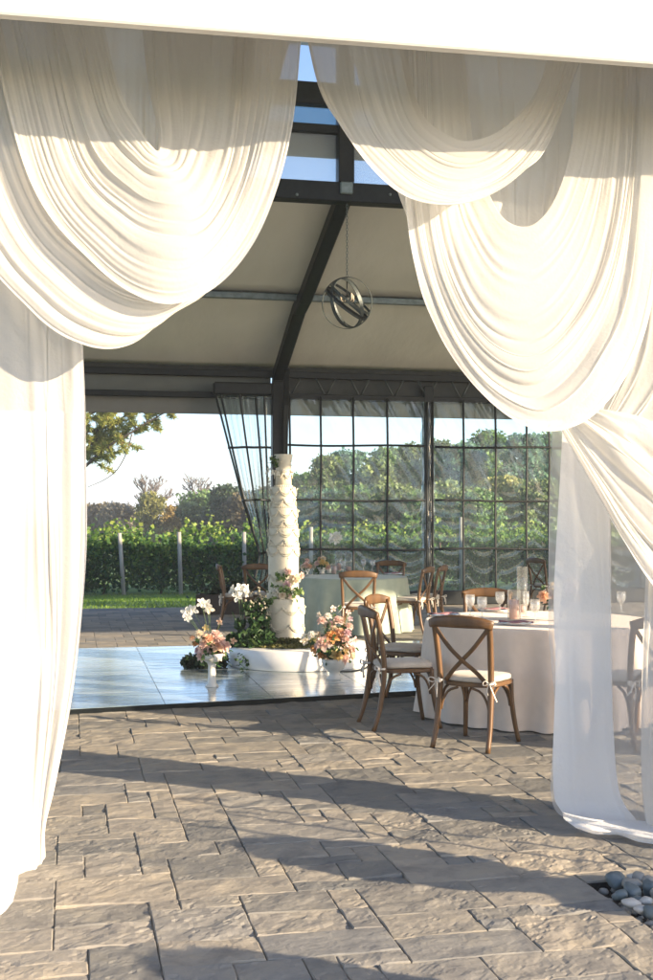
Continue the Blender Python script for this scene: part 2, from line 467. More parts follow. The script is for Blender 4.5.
# ashlar pavers: packed on a 0.15 m grid; each with its own chiselled top
def paving():
    U = .124; gx0, gy0 = -4.03, 1.6
    nxx, nyy = 147, 157
    occ = np.zeros((nyy, nxx), bool)
    R = random.Random(5)
    occ[20:26, 50:58] = True                                # the pebble pocket
    sizes = [((3, 2), 10), ((2, 2), 5), ((4, 2), 10), ((3, 3), 7), ((2, 1), 2), ((3, 1), 3), ((4, 3), 8), ((2, 3), 5), ((1, 1), 1.2), ((1, 2), 2), ((4, 1), 2), ((5, 3), 2)]
    V, Fq, T = [], [], []
    base = 0; pid = 0
    for j in range(nyy):
        for i in range(nxx):
            if occ[j, i]: continue
            cand = [s for s in sizes if i + s[0][0] <= nxx and j + s[0][1] <= nyy and not occ[j:j + s[0][1], i:i + s[0][0]].any()]
            if not cand: w, h = 1, 1
            else: w, h = R.choices([c[0] for c in cand], [c[1] for c in cand])[0]
            occ[j:j + h, i:i + w] = True
            ax, ay = gx0 + i * U, gy0 + j * U
            bx, by = ax + w * U, ay + h * U
            g = .0018 + R.random() * .001
            ax, ay, bx, by = ax + g, ay + g, bx - g, by - g
            if by > PATIO_Y: by = PATIO_Y - .004
            if by - ay < .02: continue
            near = ay < 9.8 and -2.6 < ax < 4.2
            st = .016 if ay < 6.2 and near else (.04 if near else .5)
            kx, ky = max(1, int((bx - ax) / st)), max(1, int((by - ay) / st))
            e = .004
            px_ = np.concatenate([[ax, ax + e], np.linspace(ax + e, bx - e, kx + 1)[1:-1], [bx - e, bx]])
            py_ = np.concatenate([[ay, ay + e], np.linspace(ay + e, by - e, ky + 1)[1:-1], [by - e, by]])
            gxx, gyy = np.meshgrid(px_, py_)
            if near:
                ox, oy = R.random() * 50, R.random() * 50
                ca, sa = math.cos(R.uniform(-.5, .5)), math.sin(R.uniform(-.7, .7))
                uu, wv_ = (gxx * ca + gyy * sa) + ox, (-gxx * sa + gyy * ca) + oy
                n1 = fbm(uu * 6.5, wv_ * 10.5, 0, 21, 3)
                k = n1 * 2.2
                terr = np.floor(k) + np.clip((k - np.floor(k) - .72) / .28, 0, 1)
                hgt = .0038 * terr + .0028 * fbm(uu * 10, wv_ * 14, 0, 4, 3)
                rg = fbm(uu * 8 + 9, wv_ * 13, 0, 33, 2)
                hgt = hgt - .007 * np.clip(1 - np.abs(rg) / .10, 0, 1) * (vnoise(uu * 1.7, wv_ * 1.7, 0, 2) > .05)
                hgt = np.clip(hgt, -.012, .011) * R.uniform(.4, .9)
            else:
                hgt = np.zeros_like(gxx)
            hgt = hgt + R.uniform(-.0015, .0015)
            edge = np.zeros_like(gxx); edge[0, :] = edge[-1, :] = 1; edge[:, 0] = edge[:, -1] = 1
            zz = np.where(edge > 0, np.minimum(hgt, 0) - .0022, hgt)
            ny_, nx_ = gxx.shape
            top = np.stack([gxx, gyy, zz], -1).reshape(-1, 3)
            ii = np.arange(ny_ * nx_).reshape(ny_, nx_) + base
            fq = np.stack([ii[:-1, :-1], ii[:-1, 1:], ii[1:, 1:], ii[1:, :-1]], -1).reshape(-1, 4)
            ring = np.concatenate([ii[0, :], ii[1:, -1], ii[-1, -2::-1], ii[-2:0:-1, 0]])
            rp = top[ring - base].copy(); rp[:, 2] = -.024
            rb = np.arange(len(ring)) + base + len(top)
            fs = np.stack([np.roll(ring, -1), ring, rb, np.roll(rb, -1)], -1)
            V += [top, rp]; Fq += [fq, fs]
            T.append(np.full(len(top) + len(rp), R.random()))
            base += len(top) + len(rp); pid += 1
    return np.vstack(V), np.vstack(Fq), np.concatenate(T)

t = NT('tumbled_paver')
b = t.n('ShaderNodeBsdfPrincipled', Roughness=.82)
b.inputs['Specular IOR Level'].default_value = .35
at = t.n('ShaderNodeAttribute', _attribute_name='tint')
vec = t.coords('Object')
c1 = t.ramp(at.outputs['Fac'], [(0, (.145, .145, .14)), (.25, (.225, .21, .185)), (.5, (.285, .255, .212)), (.75, (.195, .192, .185)), (1, (.305, .27, .222))])
c2 = t.ramp(t.noise(vec, 5, 6, .65), [(.28, (.62, .62, .64)), (.5, (.98, .97, .95)), (.74, (1.18, 1.12, 1.0))])
mu = t.n('ShaderNodeMix', _data_type='RGBA', _blend_type='MULTIPLY'); mu.inputs['Factor'].default_value = 1
t.l(c1, mu.inputs['A']); t.l(c2, mu.inputs['B']); t.l(mu.outputs['Result'], b.inputs['Base Color'])
t.l(t.bump(t.noise(vec, 70, 5, .7), .3, .004, t.bump(t.noise(vec, 11, 3), .3, .02)), b.inputs['Normal'])
M['paver'] = t.surf(b.outputs[0])
v, f, tn = paving()
tag(link('patio', npmesh('patio', v, f, False, tn), M['paver']), None, None, kind='structure')
# plain paving further out to the sides and behind the eye
far = MB()
for (x0, x1, y0, y1) in ((-12, -4.03, -8, PATIO_Y), (14.27, 24, -8, PATIO_Y), (-4.03, 14.27, -8, 1.6)):
    far.add([(x0, y0, -.008), (x1, y0, -.008), (x1, y1, -.008), (x0, y1, -.008)], [(0, 1, 2, 3)])
tag(far.build('patio_margin', M['paver']), None, None, kind='structure')

# hill on the horizon
hv, hf = [], []
xs = np.linspace(-900, 1500, 90)
for x in xs:
    hgt = 8 + 5 * vnoise(x / 260, 0, 0, 7) + 2.0 * vnoise(x / 60, 3, 0, 9)
    hv += [(x, 780, -6), (x, 800, hgt * .75), (x, 860, hgt), (x, 1000, -8)]
for i in range(len(xs) - 1):
    for k in range(3):
        hf.append((i * 4 + k, i * 4 + 4 + k, i * 4 + 5 + k, i * 4 + 1 + k))
M['hill'] = pm('wooded_hill', (.085, .11, .075), (.05, .07, .055), .95, .05, (1, 1, 3), 1, .12, 3)
tag(link('hill', npmesh('hill', np.array(hv), np.array(hf)), M['hill']), None, None, kind='structure')
# ================================================================== PORTICO (white) IN FRONT
POSTX = [-1.98, 3.88, 8.5, 13.64, 18.8]
pt = thing('portico', 'white painted portico beam across the top of the entrance drapes', 'portico', (0, 4.72, 0))
def pbox(nm, c, s, m='white_paint', bev=.008, parent=pt, rot=None):
    mb = MB(); mb.box(Vector(c) - Vector((0, 4.72, 0)), s, bev=bev, M=rot)
    return mb.build(nm, M[m], parent)
TILT = Matrix.Rotation(-.0085, 3, 'Y')
PX0, PX1 = -6.0, 4.05
PM, PL = (PX0 + PX1) / 2, PX1 - PX0
LIP = 3.49 + .0085 * PM
pbox('fascia', (PM, 4.745, LIP + .66), (PL, .05, 1.28), rot=TILT)
pbox('drip_edge', (PM, 4.743, LIP + .006), (PL, .06, .024), bev=.008, rot=TILT)
pbox('soffit', (PM, 5.32, 4.15), (PL, 1.1, .06))
for x in POSTX[1:2]:
    pbox('post', (x, 4.90, 2.01), (.24, .24, 4.02), bev=.012)
    pbox('post_base', (x, 4.90, .11), (.32, .32, .22), bev=.012)

# ================================================================== MARQUEE
mq = thing('marquee', 'black framed marquee with grey fabric roof and high glazed lantern strip', 'marquee', (0, 20.6, 0))
def mbox(nm, c, s, m='steel', bev=.01, parent=None, M3=None):
    mb = MB(); mb.box(Vector(c) - Vector((0, 20.6, 0)), s, bev=bev, M=M3)
    return mb.build(nm, M[m], parent or mq)
def mbar(nm, pts, w, h, m='steel', parent=None, up=(0, 0, 1)):
    mb = MB(); mb.sweep([Vector(p) - Vector((0, 20.6, 0)) for p in pts], w / 2, h / 2, 4 * 2, up, power=8, smooth=False)
    return mb.build(nm, M[m], parent or mq)
def msheet(nm, rows, m, parent=None):
    """a fabric sheet through rows of points"""
    a = np.array([[list(Vector(p) - Vector((0, 20.6, 0))) for p in r] for r in rows])
    n0, n1 = a.shape[:2]
    ii = np.arange(n0 * n1).reshape(n0, n1)
    fq = np.stack([ii[:-1, :-1], ii[:-1, 1:], ii[1:, 1:], ii[1:, :-1]], -1).reshape(-1, 4)
    o = link(nm, npmesh(nm, a.reshape(-1, 3), fq), M[m], parent or mq)
    sm = o.modifiers.new('thick', 'SOLIDIFY'); sm.thickness = .012; sm.offset = 1
    return o
XL, XR = -9.0, 21.0
EZ = P(278, 377, 20.6).z; BZ = P(302, 303, 18.38).z; TZ = P(345, 194, 15.38).z
BY, TY = 18.38, 15.38
NTY, NBY = 9.1, 6.7
xx = np.linspace(XL, XR, 140)
def drape(x, k): return -.045 * k * math.sin(PI * (((x + 1.91) % 5.44) / 5.44)) + .012 * float(vnoise(x * 1.4, k * 3, 0, 4))
def roof(y0, z0, y1, z1, n=10, sag=1.0):
    rows = []
    for i in range(n + 1):
        k = i / n
        rows.append([(x, y0 + (y1 - y0) * k, z0 + (z1 - z0) * k + drape(x, sag * 4 * k * (1 - k)) + .14) for x in xx])
    return rows
# opaque roof sheets over each slope; the sheets lie just above the rafters
msheet('roof_panel', roof(20.78, EZ + .03, BY, BZ), 'ceiling')
msheet('roof_panel', roof(BY - .01, BZ, TY + .06, TZ + .02), 'ceiling')
msheet('roof_panel', roof(NTY - .06, TZ + .02, NBY, 4.75), 'ceiling')
CT = P(345, 60, TY).z + .2
msheet('roof_panel', [[(x, y, CT + z - .02) for x in np.linspace(XL, XR, 20)] for y, z in ((TY + .3, .1), (TY, .14), ((TY + NTY) / 2, .7), (NTY, .14), (NTY - .3, .1))], 'ceiling')
M['orbmetal'] = pm('galvanised_band', (.075, .09, .09), (.05, .062, .062), .5, 20, metal=.3)
# frames
RX = [-7.35, -1.91, 3.53, 8.97, 14.41, 19.85]
for x in RX:
    mbox('post', (x, 20.6, (EZ - .1) / 2), (.22, .22, EZ - .1))
    mbar('rafter', [(x, 20.6, EZ - .12), (x, 20.55, EZ + .02), (x, BY + .25, BZ - .06), (x, BY - .25, BZ + .04), (x, TY, TZ)], .2, .2, up=(1, 0, 0))
    mbar('rafter', [(x, NTY, TZ), (x, NBY, 4.73)], .2, .2, up=(1, 0, 0))
    mbar('brace', [(x + .1, 20.47, 2.6), (x + .1, 20.36, 3.5), (x + .06, 20.05, EZ + .06)], .07, .09, up=(1, 0, 0))
    if x > 4: mbox('post', (x, NBY + .05, 2.35), (.2, .2, 4.7))
    mbox('lantern_post', (x, TY, (TZ + CT) / 2 + .12), (.21, .2, CT - TZ - .02))
    mbox('lantern_post', (x, NTY, (TZ + CT) / 2 + .12), (.21, .2, CT - TZ - .02))
for x in (6.25, 11.7, 17.1):
    mbox('wall_post', (x, 20.62, (EZ - .1) / 2), (.17, .16, EZ - .1))
for y in (TY, NTY):
    mbox('ridge_beam', ((XL + XR) / 2, y, TZ), (XR - XL, .22, .25))
zb1, zb0 = P(345, 86, TY).z, P(345, 108, TY).z
zm1, zm0 = P(345, 126.5, TY).z, P(345, 135, TY).z
for y in (TY, NTY):
    mbox('lantern_bar', ((XL + XR) / 2, y + .002, (zb0 + zb1) / 2), (XR - XL, .16, zb1 - zb0))
    mbox('lantern_bar', ((XL + XR) / 2, y + .002, (zm0 + zm1) / 2), (XR - XL, .1, zm1 - zm0))
# fabric skirt hung outside the lantern, glass tinted above it
mbox('lantern_skirt', ((XL + XR) / 2, TY + .16, P(345, 147, TY + .16).z), (XR - XL, .012, P(345, 133, TY + .16).z - P(345, 158.5, TY + .16).z), 'valance')
M['bluepane'] = clear('tinted_pane', (.50, .63, .68), .04, .6, .05, .12)
M['clearpane'] = clear('clear_pane', (.97, .98, .98), .03, .4, .05, .22)
for i in range(len(RX) - 1):
    xa, xb = RX[i] + .11, RX[i + 1] - .11
    mbox('pane', ((xa + xb) / 2, TY + .03, (zm1 + zb0) / 2), (xb - xa, .008, zb0 - zm1), 'bluepane')
    mbox('pane', ((xa + xb) / 2, TY + .03, (zm0 + TZ + .125) / 2), (xb - xa, .008, zm0 - TZ - .125), 'clearpane')
# purlin at the bend, eave truss, valance
mbox('purlin', ((XL + XR) / 2, BY - .02, BZ + .075), (XR - XL, .09, .1), 'grey_steel')
za, zc = P(300, 376.5, 20.6).z + .02, P(300, 397, 20.6).z
mbox('eave_beam', ((XL + XR) / 2, 20.6, za), (XR - XL, .1, .11))
mbox('eave_beam', ((XL + XR) / 2, 20.6, zc), (XR - XL, .1, .1))
k, x = 0, 3.75
while x < 13:
    w = MB()
    for q in (-1, 1):
        w.sweep([Vector((x + q * .17, -.03, za - .05)), Vector((x + q * .02, -.03, zc + .05))], .018, .018, 6)
    w.build('web', M['orbmetal'], mq)
    x += .62; k += 1
zv = P(300, 415.7, 20.75).z
for (xa, xb, mm) in ((XL, 3.42, 'greypanel'), (3.64, XR, 'darkpanel')):
    mbox('header_panel', ((xa + xb) / 2, 20.69, (za + zc) / 2), (xb - xa, .02, za - zc - .09), mm)
    pass
mbox('valance', ((XL + XR) / 2, 20.77, (zv + zc - .03) / 2), (XR - XL, .015, zc - .03 - zv), 'valance')
mbox('header_panel', ((XL + XR) / 2, 20.73, za + .13), (XR - XL, .02, .30), 'darkpanel')
for px in (297, 390, 438):                                   # small bolts on the ridge beam
    q = P(px, 194.5, TY - .11)
    MB().ball(q - Vector((0, 20.6, 0)), .02, 8).build('bolt', M['grey_steel'], mq)
q = P(346.5, 188, TY - .13)
mbox('junction_box', q, (.17, .06, .16), 'grey_steel', .015)

# ================================================================== CLEAR PLASTIC WALLS
def vinyl_bumps(t):
    """hanging folds: shallow swags repeating between the straps, stronger low down"""
    vec = t.coords('Object')
    nz = t.noise(t.coords('Object', (1, 1, .5)), 1.7, 3)
    return t.bump(nz, .25, .08)
M['vinyl'] = clear('clear_vinyl', (.91, .975, .96), .045, .7, .05, .05, vinyl_bumps, (.60, .80, .78))
M['vinylfold'] = clear('folded_vinyl', (.88, .94, .95), .10, .9, .10, .12, vinyl_bumps, (.72, .80, .82))

def vinyl_wall(label, xa, xb, straps, seed):
    w = thing('plastic_wall', label, 'plastic wall', ((xa + xb) / 2, 20.6, 0), 0, 'clear plastic walls of the marquee')
    nx_, nz_ = 150, 260
    x_ = np.linspace(xa, xb, nx_); z_ = np.linspace(.06, zc - .04, nz_)
    Xg, Zg = np.meshgrid(x_, z_)
    lo = np.clip((2.4 - Zg) / 2.0, 0, 1) ** 1.2
    cell = (xb - xa) / 4
    u = ((Xg - xa) / cell) % 1 - .5
    sag = 4 * u * u
    ph = Zg * 8.2 - sag * 1.2 * (1 + .6 * vnoise(Xg * .9, Zg * .6, 3, seed + 1)) + 2.6 * vnoise(Xg * 1.1, Zg * .8, 0, seed)
    sw = np.sin(2 * PI * ph * .55) * .5 + .5
    a = .013 * lo * (sw ** 2.2) * (.5 + .5 * np.clip(vnoise(Xg * .9, Zg * 1.3, 1, seed) + .5, 0, 1))
    dg = fbm((Xg + .55 * Zg) * 3.2, (Zg - .3 * Xg) * .6, 0, seed + 5, 3)
    up = np.clip((Zg - 1.0) / 1.5, 0, 1)
    a = a + up * .016 * dg + .010 * vnoise(Xg * 2, Zg * 1.6, 2, seed)
    vv = np.stack([Xg - (xa + xb) / 2, -.07 - a, Zg], -1).reshape(-1, 3)
    ii = np.arange(nx_ * nz_).reshape(nz_, nx_)
    fq = np.stack([ii[:-1, :-1], ii[:-1, 1:], ii[1:, 1:], ii[1:, :-1]], -1).reshape(-1, 4)
    link('sheet', npmesh('sheet', vv, fq), M['vinyl'], w)
    for x in straps:
        mb = MB(); mb.sweep([(x - (xa + xb) / 2 + .006 * math.sin(z * 3), -.125, z) for z in np.linspace(.1, zc, 12)], .021, .008, 4, (0, 1, 0), power=6)
        mb.build('strap', M['steel'], w)
    for py in (446, 500.5, 549.5):
        z = P(380, py, 20.5).z
        mb = MB(); mb.sweep([(xx_, -.135, z + .012 * math.sin(xx_ * 2.3 + py)) for xx_ in np.linspace(xa - (xa + xb) / 2, xb - (xa + xb) / 2, 14)], .008, .021, 4, (0, 0, 1), power=6)
        mb.build('strap', M['steel'], w)
    MB().box((0, -.09, .13), (xb - xa, .10, .26), bev=.02).build('skirt', M['steel'], w)
    return w
def xat(px): return P(px, 500, 20.5).x
vinyl_wall('clear plastic wall bay right behind the sage clothed table and beside the cake', 3.66, 6.16, [xat(p) for p in (289.5, 320.5, 353, 387)], 3)
vinyl_wall('clear plastic wall bay with swagged creases behind the ivory clothed table', 6.34, 8.86, [xat(p) for p in (463, 495, 526)] + [8.5], 9)
vinyl_wall('clear plastic wall bay hidden behind the right entrance drapes', 9.08, 11.6, [9.7, 10.3, 10.9], 14)

sw = thing('blocker', 'unseen gabled barn standing beyond the right edge behind the marquee', 'blocker', (24, 22.6, 0))  # unseen gabled box, added to keep sun off the lower vines
msw = MB()
msw.add([(-12, -1.5, 0), (12, -1.5, 0), (12, 1.5, 0), (-12, 1.5, 0), (-12, -1.5, 5.6), (12, -1.5, 5.6), (12, 1.5, 5.6), (-12, 1.5, 5.6)], [(0, 1, 5, 4), (1, 2, 6, 5), (2, 3, 7, 6), (3, 0, 4, 7)])
msw.build('wall', M['valance'], sw)
msw = MB(); msw.add([(-12.1, -1.6, 5.55), (12.1, -1.6, 5.55), (12.1, 0, 6.5), (-12.1, 0, 6.2), (12.1, 1.6, 5.55), (-12.1, 1.6, 5.55)], [(0, 1, 2, 3), (3, 2, 4, 5), (0, 3, 5), (1, 4, 2)])
msw.build('roof', M['valance'], sw)
# crumpled clear plastic wrapped round the slim wall post
wp = thing('plastic_wrap', 'crumpled clear plastic gathered down the slim black post between two wall bays', 'plastic wrap', (6.25, 20.5, 0))
n0, n1 = 40, 200
th = np.linspace(0, 2 * PI, n0, endpoint=False); zz = np.linspace(.3, zc - .05, n1)
Tg, Zg = np.meshgrid(th, zz)
Rr = .105 + .028 * fbm(np.cos(Tg) * 2.2, np.sin(Tg) * 2.2, Zg * 3.0, 6, 3)
vv = np.stack([Rr * np.cos(Tg), Rr * np.sin(Tg) * .9 + .11, Zg], -1).reshape(-1, 3)
ii = np.arange(n0 * n1).reshape(n1, n0)
fq = np.stack([ii[:-1, :], np.roll(ii, -1, 1)[:-1, :], np.roll(ii, -1, 1)[1:, :], ii[1:, :]], -1).reshape(-1, 4)
link('wrap', npmesh('wrap', vv, fq), M['vinylfold'], wp)
for q in (-.055, .055):
    MB().sweep([(q, .0 - .005, z) for z in np.linspace(.3, zc - .05, 6)], .018, .012, 4, (0, 1, 0), power=6).build('strap', M['steel'], wp)

# gathered plastic curtain, left of the big post
def gathered():
    top = [(xp, 385) for xp in (214, 272)]
    ctrl = {385: (214, 272), 398: (216, 272), 450: (229, 272), 500: (242, 272), 540: (254.5, 272), 554: (259, 271), 566: (257, 271), 590: (250, 270), 606: (247, 270)}
    py = np.array(sorted(ctrl)); L = np.array([ctrl[p][0] for p in py]); Rr = np.array([ctrl[p][1] for p in py])
    nv, nu = 110, 120
    pz = np.linspace(385, 606, nv)
    lx = np.interp(pz, py, L); rx = np.interp(pz, py, Rr)
    rows = []
    for j in range(nv):
        s = np.linspace(0, 1, nu)
        w = (rx[j] - lx[j]) / 58
        px_ = lx[j] + (rx[j] - lx[j]) * (s + .022 * np.sin(2 * PI * 9 * s + pz[j] * .01))
        amp = .05 + .08 * (1 - w)
        dy = amp * (np.sin(2 * PI * 9 * s + .8 * vnoise(s * 4, pz[j] * .02, 0, 3)) + .5 * vnoise(s * 20, pz[j] * .03, 0, 8))
        rows.append([list(P(px_[i], pz[j], 20.38 + dy[i]) - Vector((2.9, 20.4, 0))) for i in range(nu)])
    return np.array(rows), pz, lx, rx
g = thing('plastic_curtain', 'clear plastic curtain gathered and tied back against the big black post', 'plastic curtain', (2.9, 20.4, 0))
a, pz, lx, rx = gathered()
ii = np.arange(a.shape[0] * a.shape[1]).reshape(a.shape[:2])
fq = np.stack([ii[:-1, :-1], ii[:-1, 1:], ii[1:, 1:], ii[1:, :-1]], -1).reshape(-1, 4)
link('sheet', npmesh('sheet', a.reshape(-1, 3), fq), M['vinylfold'], g)
for i0 in (3, 11, 52, 84, 100):
    MB().sweep([Vector(a[j, i0]) - Vector((0, .02, 0)) for j in range(0, a.shape[0], 4)], .018, .008, 4, (0, 1, 0), power=6).build('strap', M['steel'], g)
for pyy, droop in ((447, 1), (501, 2), (553, -6)):
    j = int(np.argmin(abs(pz - pyy)))
    pts = []
    for s in np.linspace(0, 1, 12):
        i0 = int(s * (a.shape[1] - 1)); q = Vector(a[j, i0]); q.y = min(q.y, -.02) - .04
        q.z += .012 * math.sin(s * PI) * droop / 2 + (s * .1 if droop < 0 else 0)
        pts.append(q)
    MB().sweep(pts, .012, .022, 4, (0, 0, 1), power=6).build('strap' if droop > 0 else 'tie', M['steel'], g)
q0, q1 = P(213, 389, 20.36) - Vector((2.9, 20.4, 0)), P(272, 389, 20.36) - Vector((2.9, 20.4, 0))
MB().box((q0 + q1) / 2, (q1.x - q0.x, .16, .22), bev=.03).build('heading', M['steel'], g)

# ================================================================== HANGING ORB LIGHT
oc = P(347, 303, TY)
ol = thing('orb_chandelier', 'open metal orb chandelier of crossed rings hanging on a chain', 'chandelier', oc)
def ring(nm, r, nrm, w, tk, m):
    nrm = Vector(nrm).normalized(); a = nrm.orthogonal().normalized(); b = nrm.cross(a)
    pts = [(a * math.cos(t) + b * math.sin(t)) * r for t in np.linspace(0, 2 * PI, 56, endpoint=False)]
    # flat band: broad along the ring's axis, thin along its radius
    vs, fs = [], []
    for p in pts:
        rad = p.normalized()
        for (i, j) in ((-1, -1), (1, -1), (1, 1), (-1, 1)):
            vs.append(p + nrm * i * w / 2 + rad * j * tk / 2)
    n = len(pts)
    for i in range(n):
        j = (i + 1) % n
        for k in range(4):
            k2 = (k + 1) % 4
            fs.append((i * 4 + k, j * 4 + k, j * 4 + k2, i * 4 + k2))
    mb = MB(); mb.add(vs, fs); return mb.build(nm, M[m], ol)
Rv = lambda x, y, z: Vector((x * CS + y * SN, -x * SN + y * CS, z))
R0 = .335
ring('ring', R0, Rv(.25, 1, .1), .05, .006, 'orbmetal')
ring('ring', R0 * .985, Rv(.8, .45, .35), .05, .006, 'orbmetal')
ring('ring', R0 * .97, Rv(-.75, .6, -.1), .05, .006, 'orbmetal')
ring('band', R0 * .99, Rv(.62, -.3, .78), .03, .007, 'steel')
rb = ring('band', R0 * .95, Rv(.62, -.3, .78), .034, .006, 'orbmetal'); rb.location = Rv(.62, -.3, .78).normalized() * .075
rb2 = ring('band', R0 * .95, Rv(.62, -.3, .78), .034, .006, 'orbmetal'); rb2.location = -Rv(.62, -.3, .78).normalized() * .03
hub = MB(); hub.ball((0, 0, .05), .035, 8); hub.sweep([(0, 0, .05), (0, 0, .3)], .008); hub.build('stem', M['steel'], ol)
for k in range(4):
    a = k * PI / 2 + .4
    s = MB(); s.sweep([(0, 0, .05), (.06 * math.cos(a), .06 * math.sin(a), .01), (.1 * math.cos(a), .1 * math.sin(a), .03)], .006); s.lathe([(.014, .03), (.014, .10), (.004, .12)], (.1 * math.cos(a), .1 * math.sin(a), 0), 8)
    s.build('candle_arm', M['bulb'], ol)
ch = MB()
z, k = .32, 0
ztop = q.z - oc.z if False else P(346.5, 195, TY).z - .10 - oc.z
while z < ztop:
    a = 0 if k % 2 else PI / 2
    pts = [(.013 * math.cos(t) * math.cos(a), .013 * math.cos(t) * math.sin(a), z + .024 * math.sin(t)) for t in np.linspace(0, 2 * PI, 8, endpoint=False)]
    ch.sweep(pts, .004, n=4, closed=True, up=(.3, .9, .1)); z += .038; k += 1
ch.build('chain', M['grey_steel'], ol)
# ================================================================== CHAIRS
def curve(pts, n=10): return [Vector(p) for p in cr(pts, n)]

def make_chair(label):
    """bentwood cross-back chair facing +y, origin on the floor under the seat"""
    t = thing('cross_back_chair', label, 'chair', (0, 0, 0), 0, 'cross-back chairs round the tables')
    w = M['wood']
    for s in (-1, 1):
        mb = MB()
        pts = curve([(s * .205, -.285, 0), (s * .198, -.235, .16), (s * .190, -.200, .40), (s * .192, -.205, .55), (s * .200, -.235, .74), (s * .205, -.262, .86)], 22)
        mb.sweep(pts, [.0165 + .003 * min(1, k / 8) for k in range(22)], [.016 + .004 * min(1, k / 8) for k in range(22)], 8, (1, 0, 0), power=2.6)
        mb.build('back_post', w, t)
    for s in (-1, 1):
        mb = MB()
        pts = curve([(s * .205, .235, 0), (s * .188, .205, .14), (s * .175, .180, .30), (s * .172, .172, .44)], 14)
        mb.sweep(pts, [.015 + .004 * k / 13 for k in range(14)], None, 8, (1, 0, 0), power=2.6)
        mb.build('leg', w, t)
    mb = MB()
    rail = curve([(-.235, -.262, .845), (-.15, -.292, .862), (0, -.305, .868), (.15, -.292, .862), (.235, -.262, .845)], 17)
    mb.sweep(rail, .013, [.030 + .014 * math.sin(PI * k / 16) for k in range(17)], 10, (0, 0, 1), power=3)
    mb.build('top_rail', w, t)
    for s in (-1, 1):
        mb = MB()
        pts = curve([(s * .205, -.262, .835), (s * .10, -.262, .70), (0, -.247 + s * .007, .605), (-s * .085, -.215, .525), (-s * .150, -.190, .452)], 16)
        mb.sweep(pts, .015, .006, 8, (0, 1, 0.25), power=5)
        mb.build('cross_slat', w, t)
    # seat frame: rounded trapezoid ring closed with a cane deck
    def outline(g, n=40):
        o = []
        for k in range(n):
            a = 2 * PI * k / n
            ca, sa = math.cos(a), math.sin(a)
            x = math.copysign(abs(ca) ** .62, ca) * (.212 + .012 * sa) ; y = math.copysign(abs(sa) ** .62, sa) * .212
            o.append((x * g, y * g))
        return o
    mb = MB()
    for z0, z1, g in ((.418, .450, 1.0),):
        o = outline(g); n = len(o); i_ = outline(g * .96)
        vs = [(x, y, z0) for x, y in i_] + [(x, y, z0 + .006) for x, y in o] + [(x, y, z1 - .006) for x, y in o] + [(x, y, z1) for x, y in i_]
        fs = [tuple(range(n - 1, -1, -1)), tuple(3 * n + k for k in range(n))]
        for q in range(3):
            for k in range(n): fs.append((q * n + k, q * n + (k + 1) % n, (q + 1) * n + (k + 1) % n, (q + 1) * n + k))
        mb.add(vs, fs)
    mb.build('seat', w, t)
    mb = MB()
    rings = [(.955, .4515), (.985, .462), (.985, .474), (.95, .487), (.80, .494), (.4, .497)]
    n = 40; vs = []
    for g, z in rings: vs += [(x, y, z + .004 * math.sin(9 * x) * math.cos(11 * y)) for x, y in outline(g * .99)]
    fs = [tuple(range(n - 1, -1, -1)), tuple((len(rings) - 1) * n + k for k in range(n))]
    for q in range(len(rings) - 1):
        for k in range(n): fs.append((q * n + k, q * n + (k + 1) % n, (q + 1) * n + (k + 1) % n, (q + 1) * n + k))
    mb.add(vs, fs, True)
    cu = mb.build('cushion', M['cushion'], t)
    for s in (-1, 1):
        mb = MB()
        c = Vector((s * .192, -.235, .455))
        mb.sweep([c + Vector((.024 * math.cos(a), .024 * math.sin(a) + .02, 0)) for a in np.linspace(0, 2 * PI, 12, endpoint=False)], .004, .008, 6, closed=True)
        for q in (-1, 1):
            mb.sweep(curve([c, c + Vector((q * .03 + s * .01, -.02, .022)), c + Vector((q * .048 + s * .012, -.022, .0)), c + Vector((q * .026, -.02, -.012)), c], 9), .003, .008, 6, (0, 1, 0))
            mb.sweep(curve([c, c + Vector((q * .02 + s * .012, -.018, -.045)), c + Vector((q * .032 + s * .03, -.012, -.095 - .02 * q))], 7), .003, .008, 6, (0, 1, 0))
        mb.build('tie', M['tie'], cu)
    # bentwood arches under the seat: sides, back, front
    for (a, b) in (((-.19, -.20), (-.174, .175)), ((.19, -.20), (.174, .175)), ((-.19, -.203), (.19, -.203)), ((-.174, .178), (.174, .178))):
        a, b = Vector((*a, 0)), Vector((*b, 0))
        for p, q in ((a, b), (b, a)):
            e = (q - p); mb = MB()
            pts = curve([p + e * .03 + Vector((0, 0, .255)), p + e * .07 + Vector((0, 0, .32)), p + e * .18 + Vector((0, 0, .385)), p + e * .36 + Vector((0, 0, .412))], 9)
            mb.sweep(pts, .009, .009, 6, e.normalized(), power=3)
            mb.build('corner_brace', w, t)
    return t

near_c = (1.71, 9.63)
CH = [
    # r, d, facing (deg right of the view direction), label
    (1.046, 8.31, 32, 'front cross-back chair with white seat ties, its back to us at the ivory table'),
    (.57, 9.05, 76, 'cross-back chair side on beside the ivory table, nearest the flower urn'),
    (.665, 10.12, 118, 'cross-back chair behind the side-on one, its bright top rail half turned towards us'),
    (1.46, 10.88, 186, 'cross-back chair facing us across the ivory table behind the goblets'),
    (2.13, 8.32, -24, 'cross-back chair seen faintly through the sheer right drape'),
    (.40, 15.08, 2, 'cross-back chair with its back to us in front of the sage clothed table'),
    (1.12, 16.2, -66, 'honey coloured cross-back chair right of the sage clothed table'),
    (1.36, 16.75, -70, 'dark cross-back chair just behind the honey coloured one at the sage table'),
    (.93, 18.0, 190, 'cross-back chair facing us across the sage clothed table'),
    (-1.24, 16.9, 88, 'cross-back chair seen edge on, left of the cake by the dark crate'),
    (-.93, 17.3, 8, 'cross-back chair beside the gathered plastic curtain behind the cake'),
    (3.62, 19.6, 60, 'dark cross-back chair against the plastic wall by the sheer drape'),
]
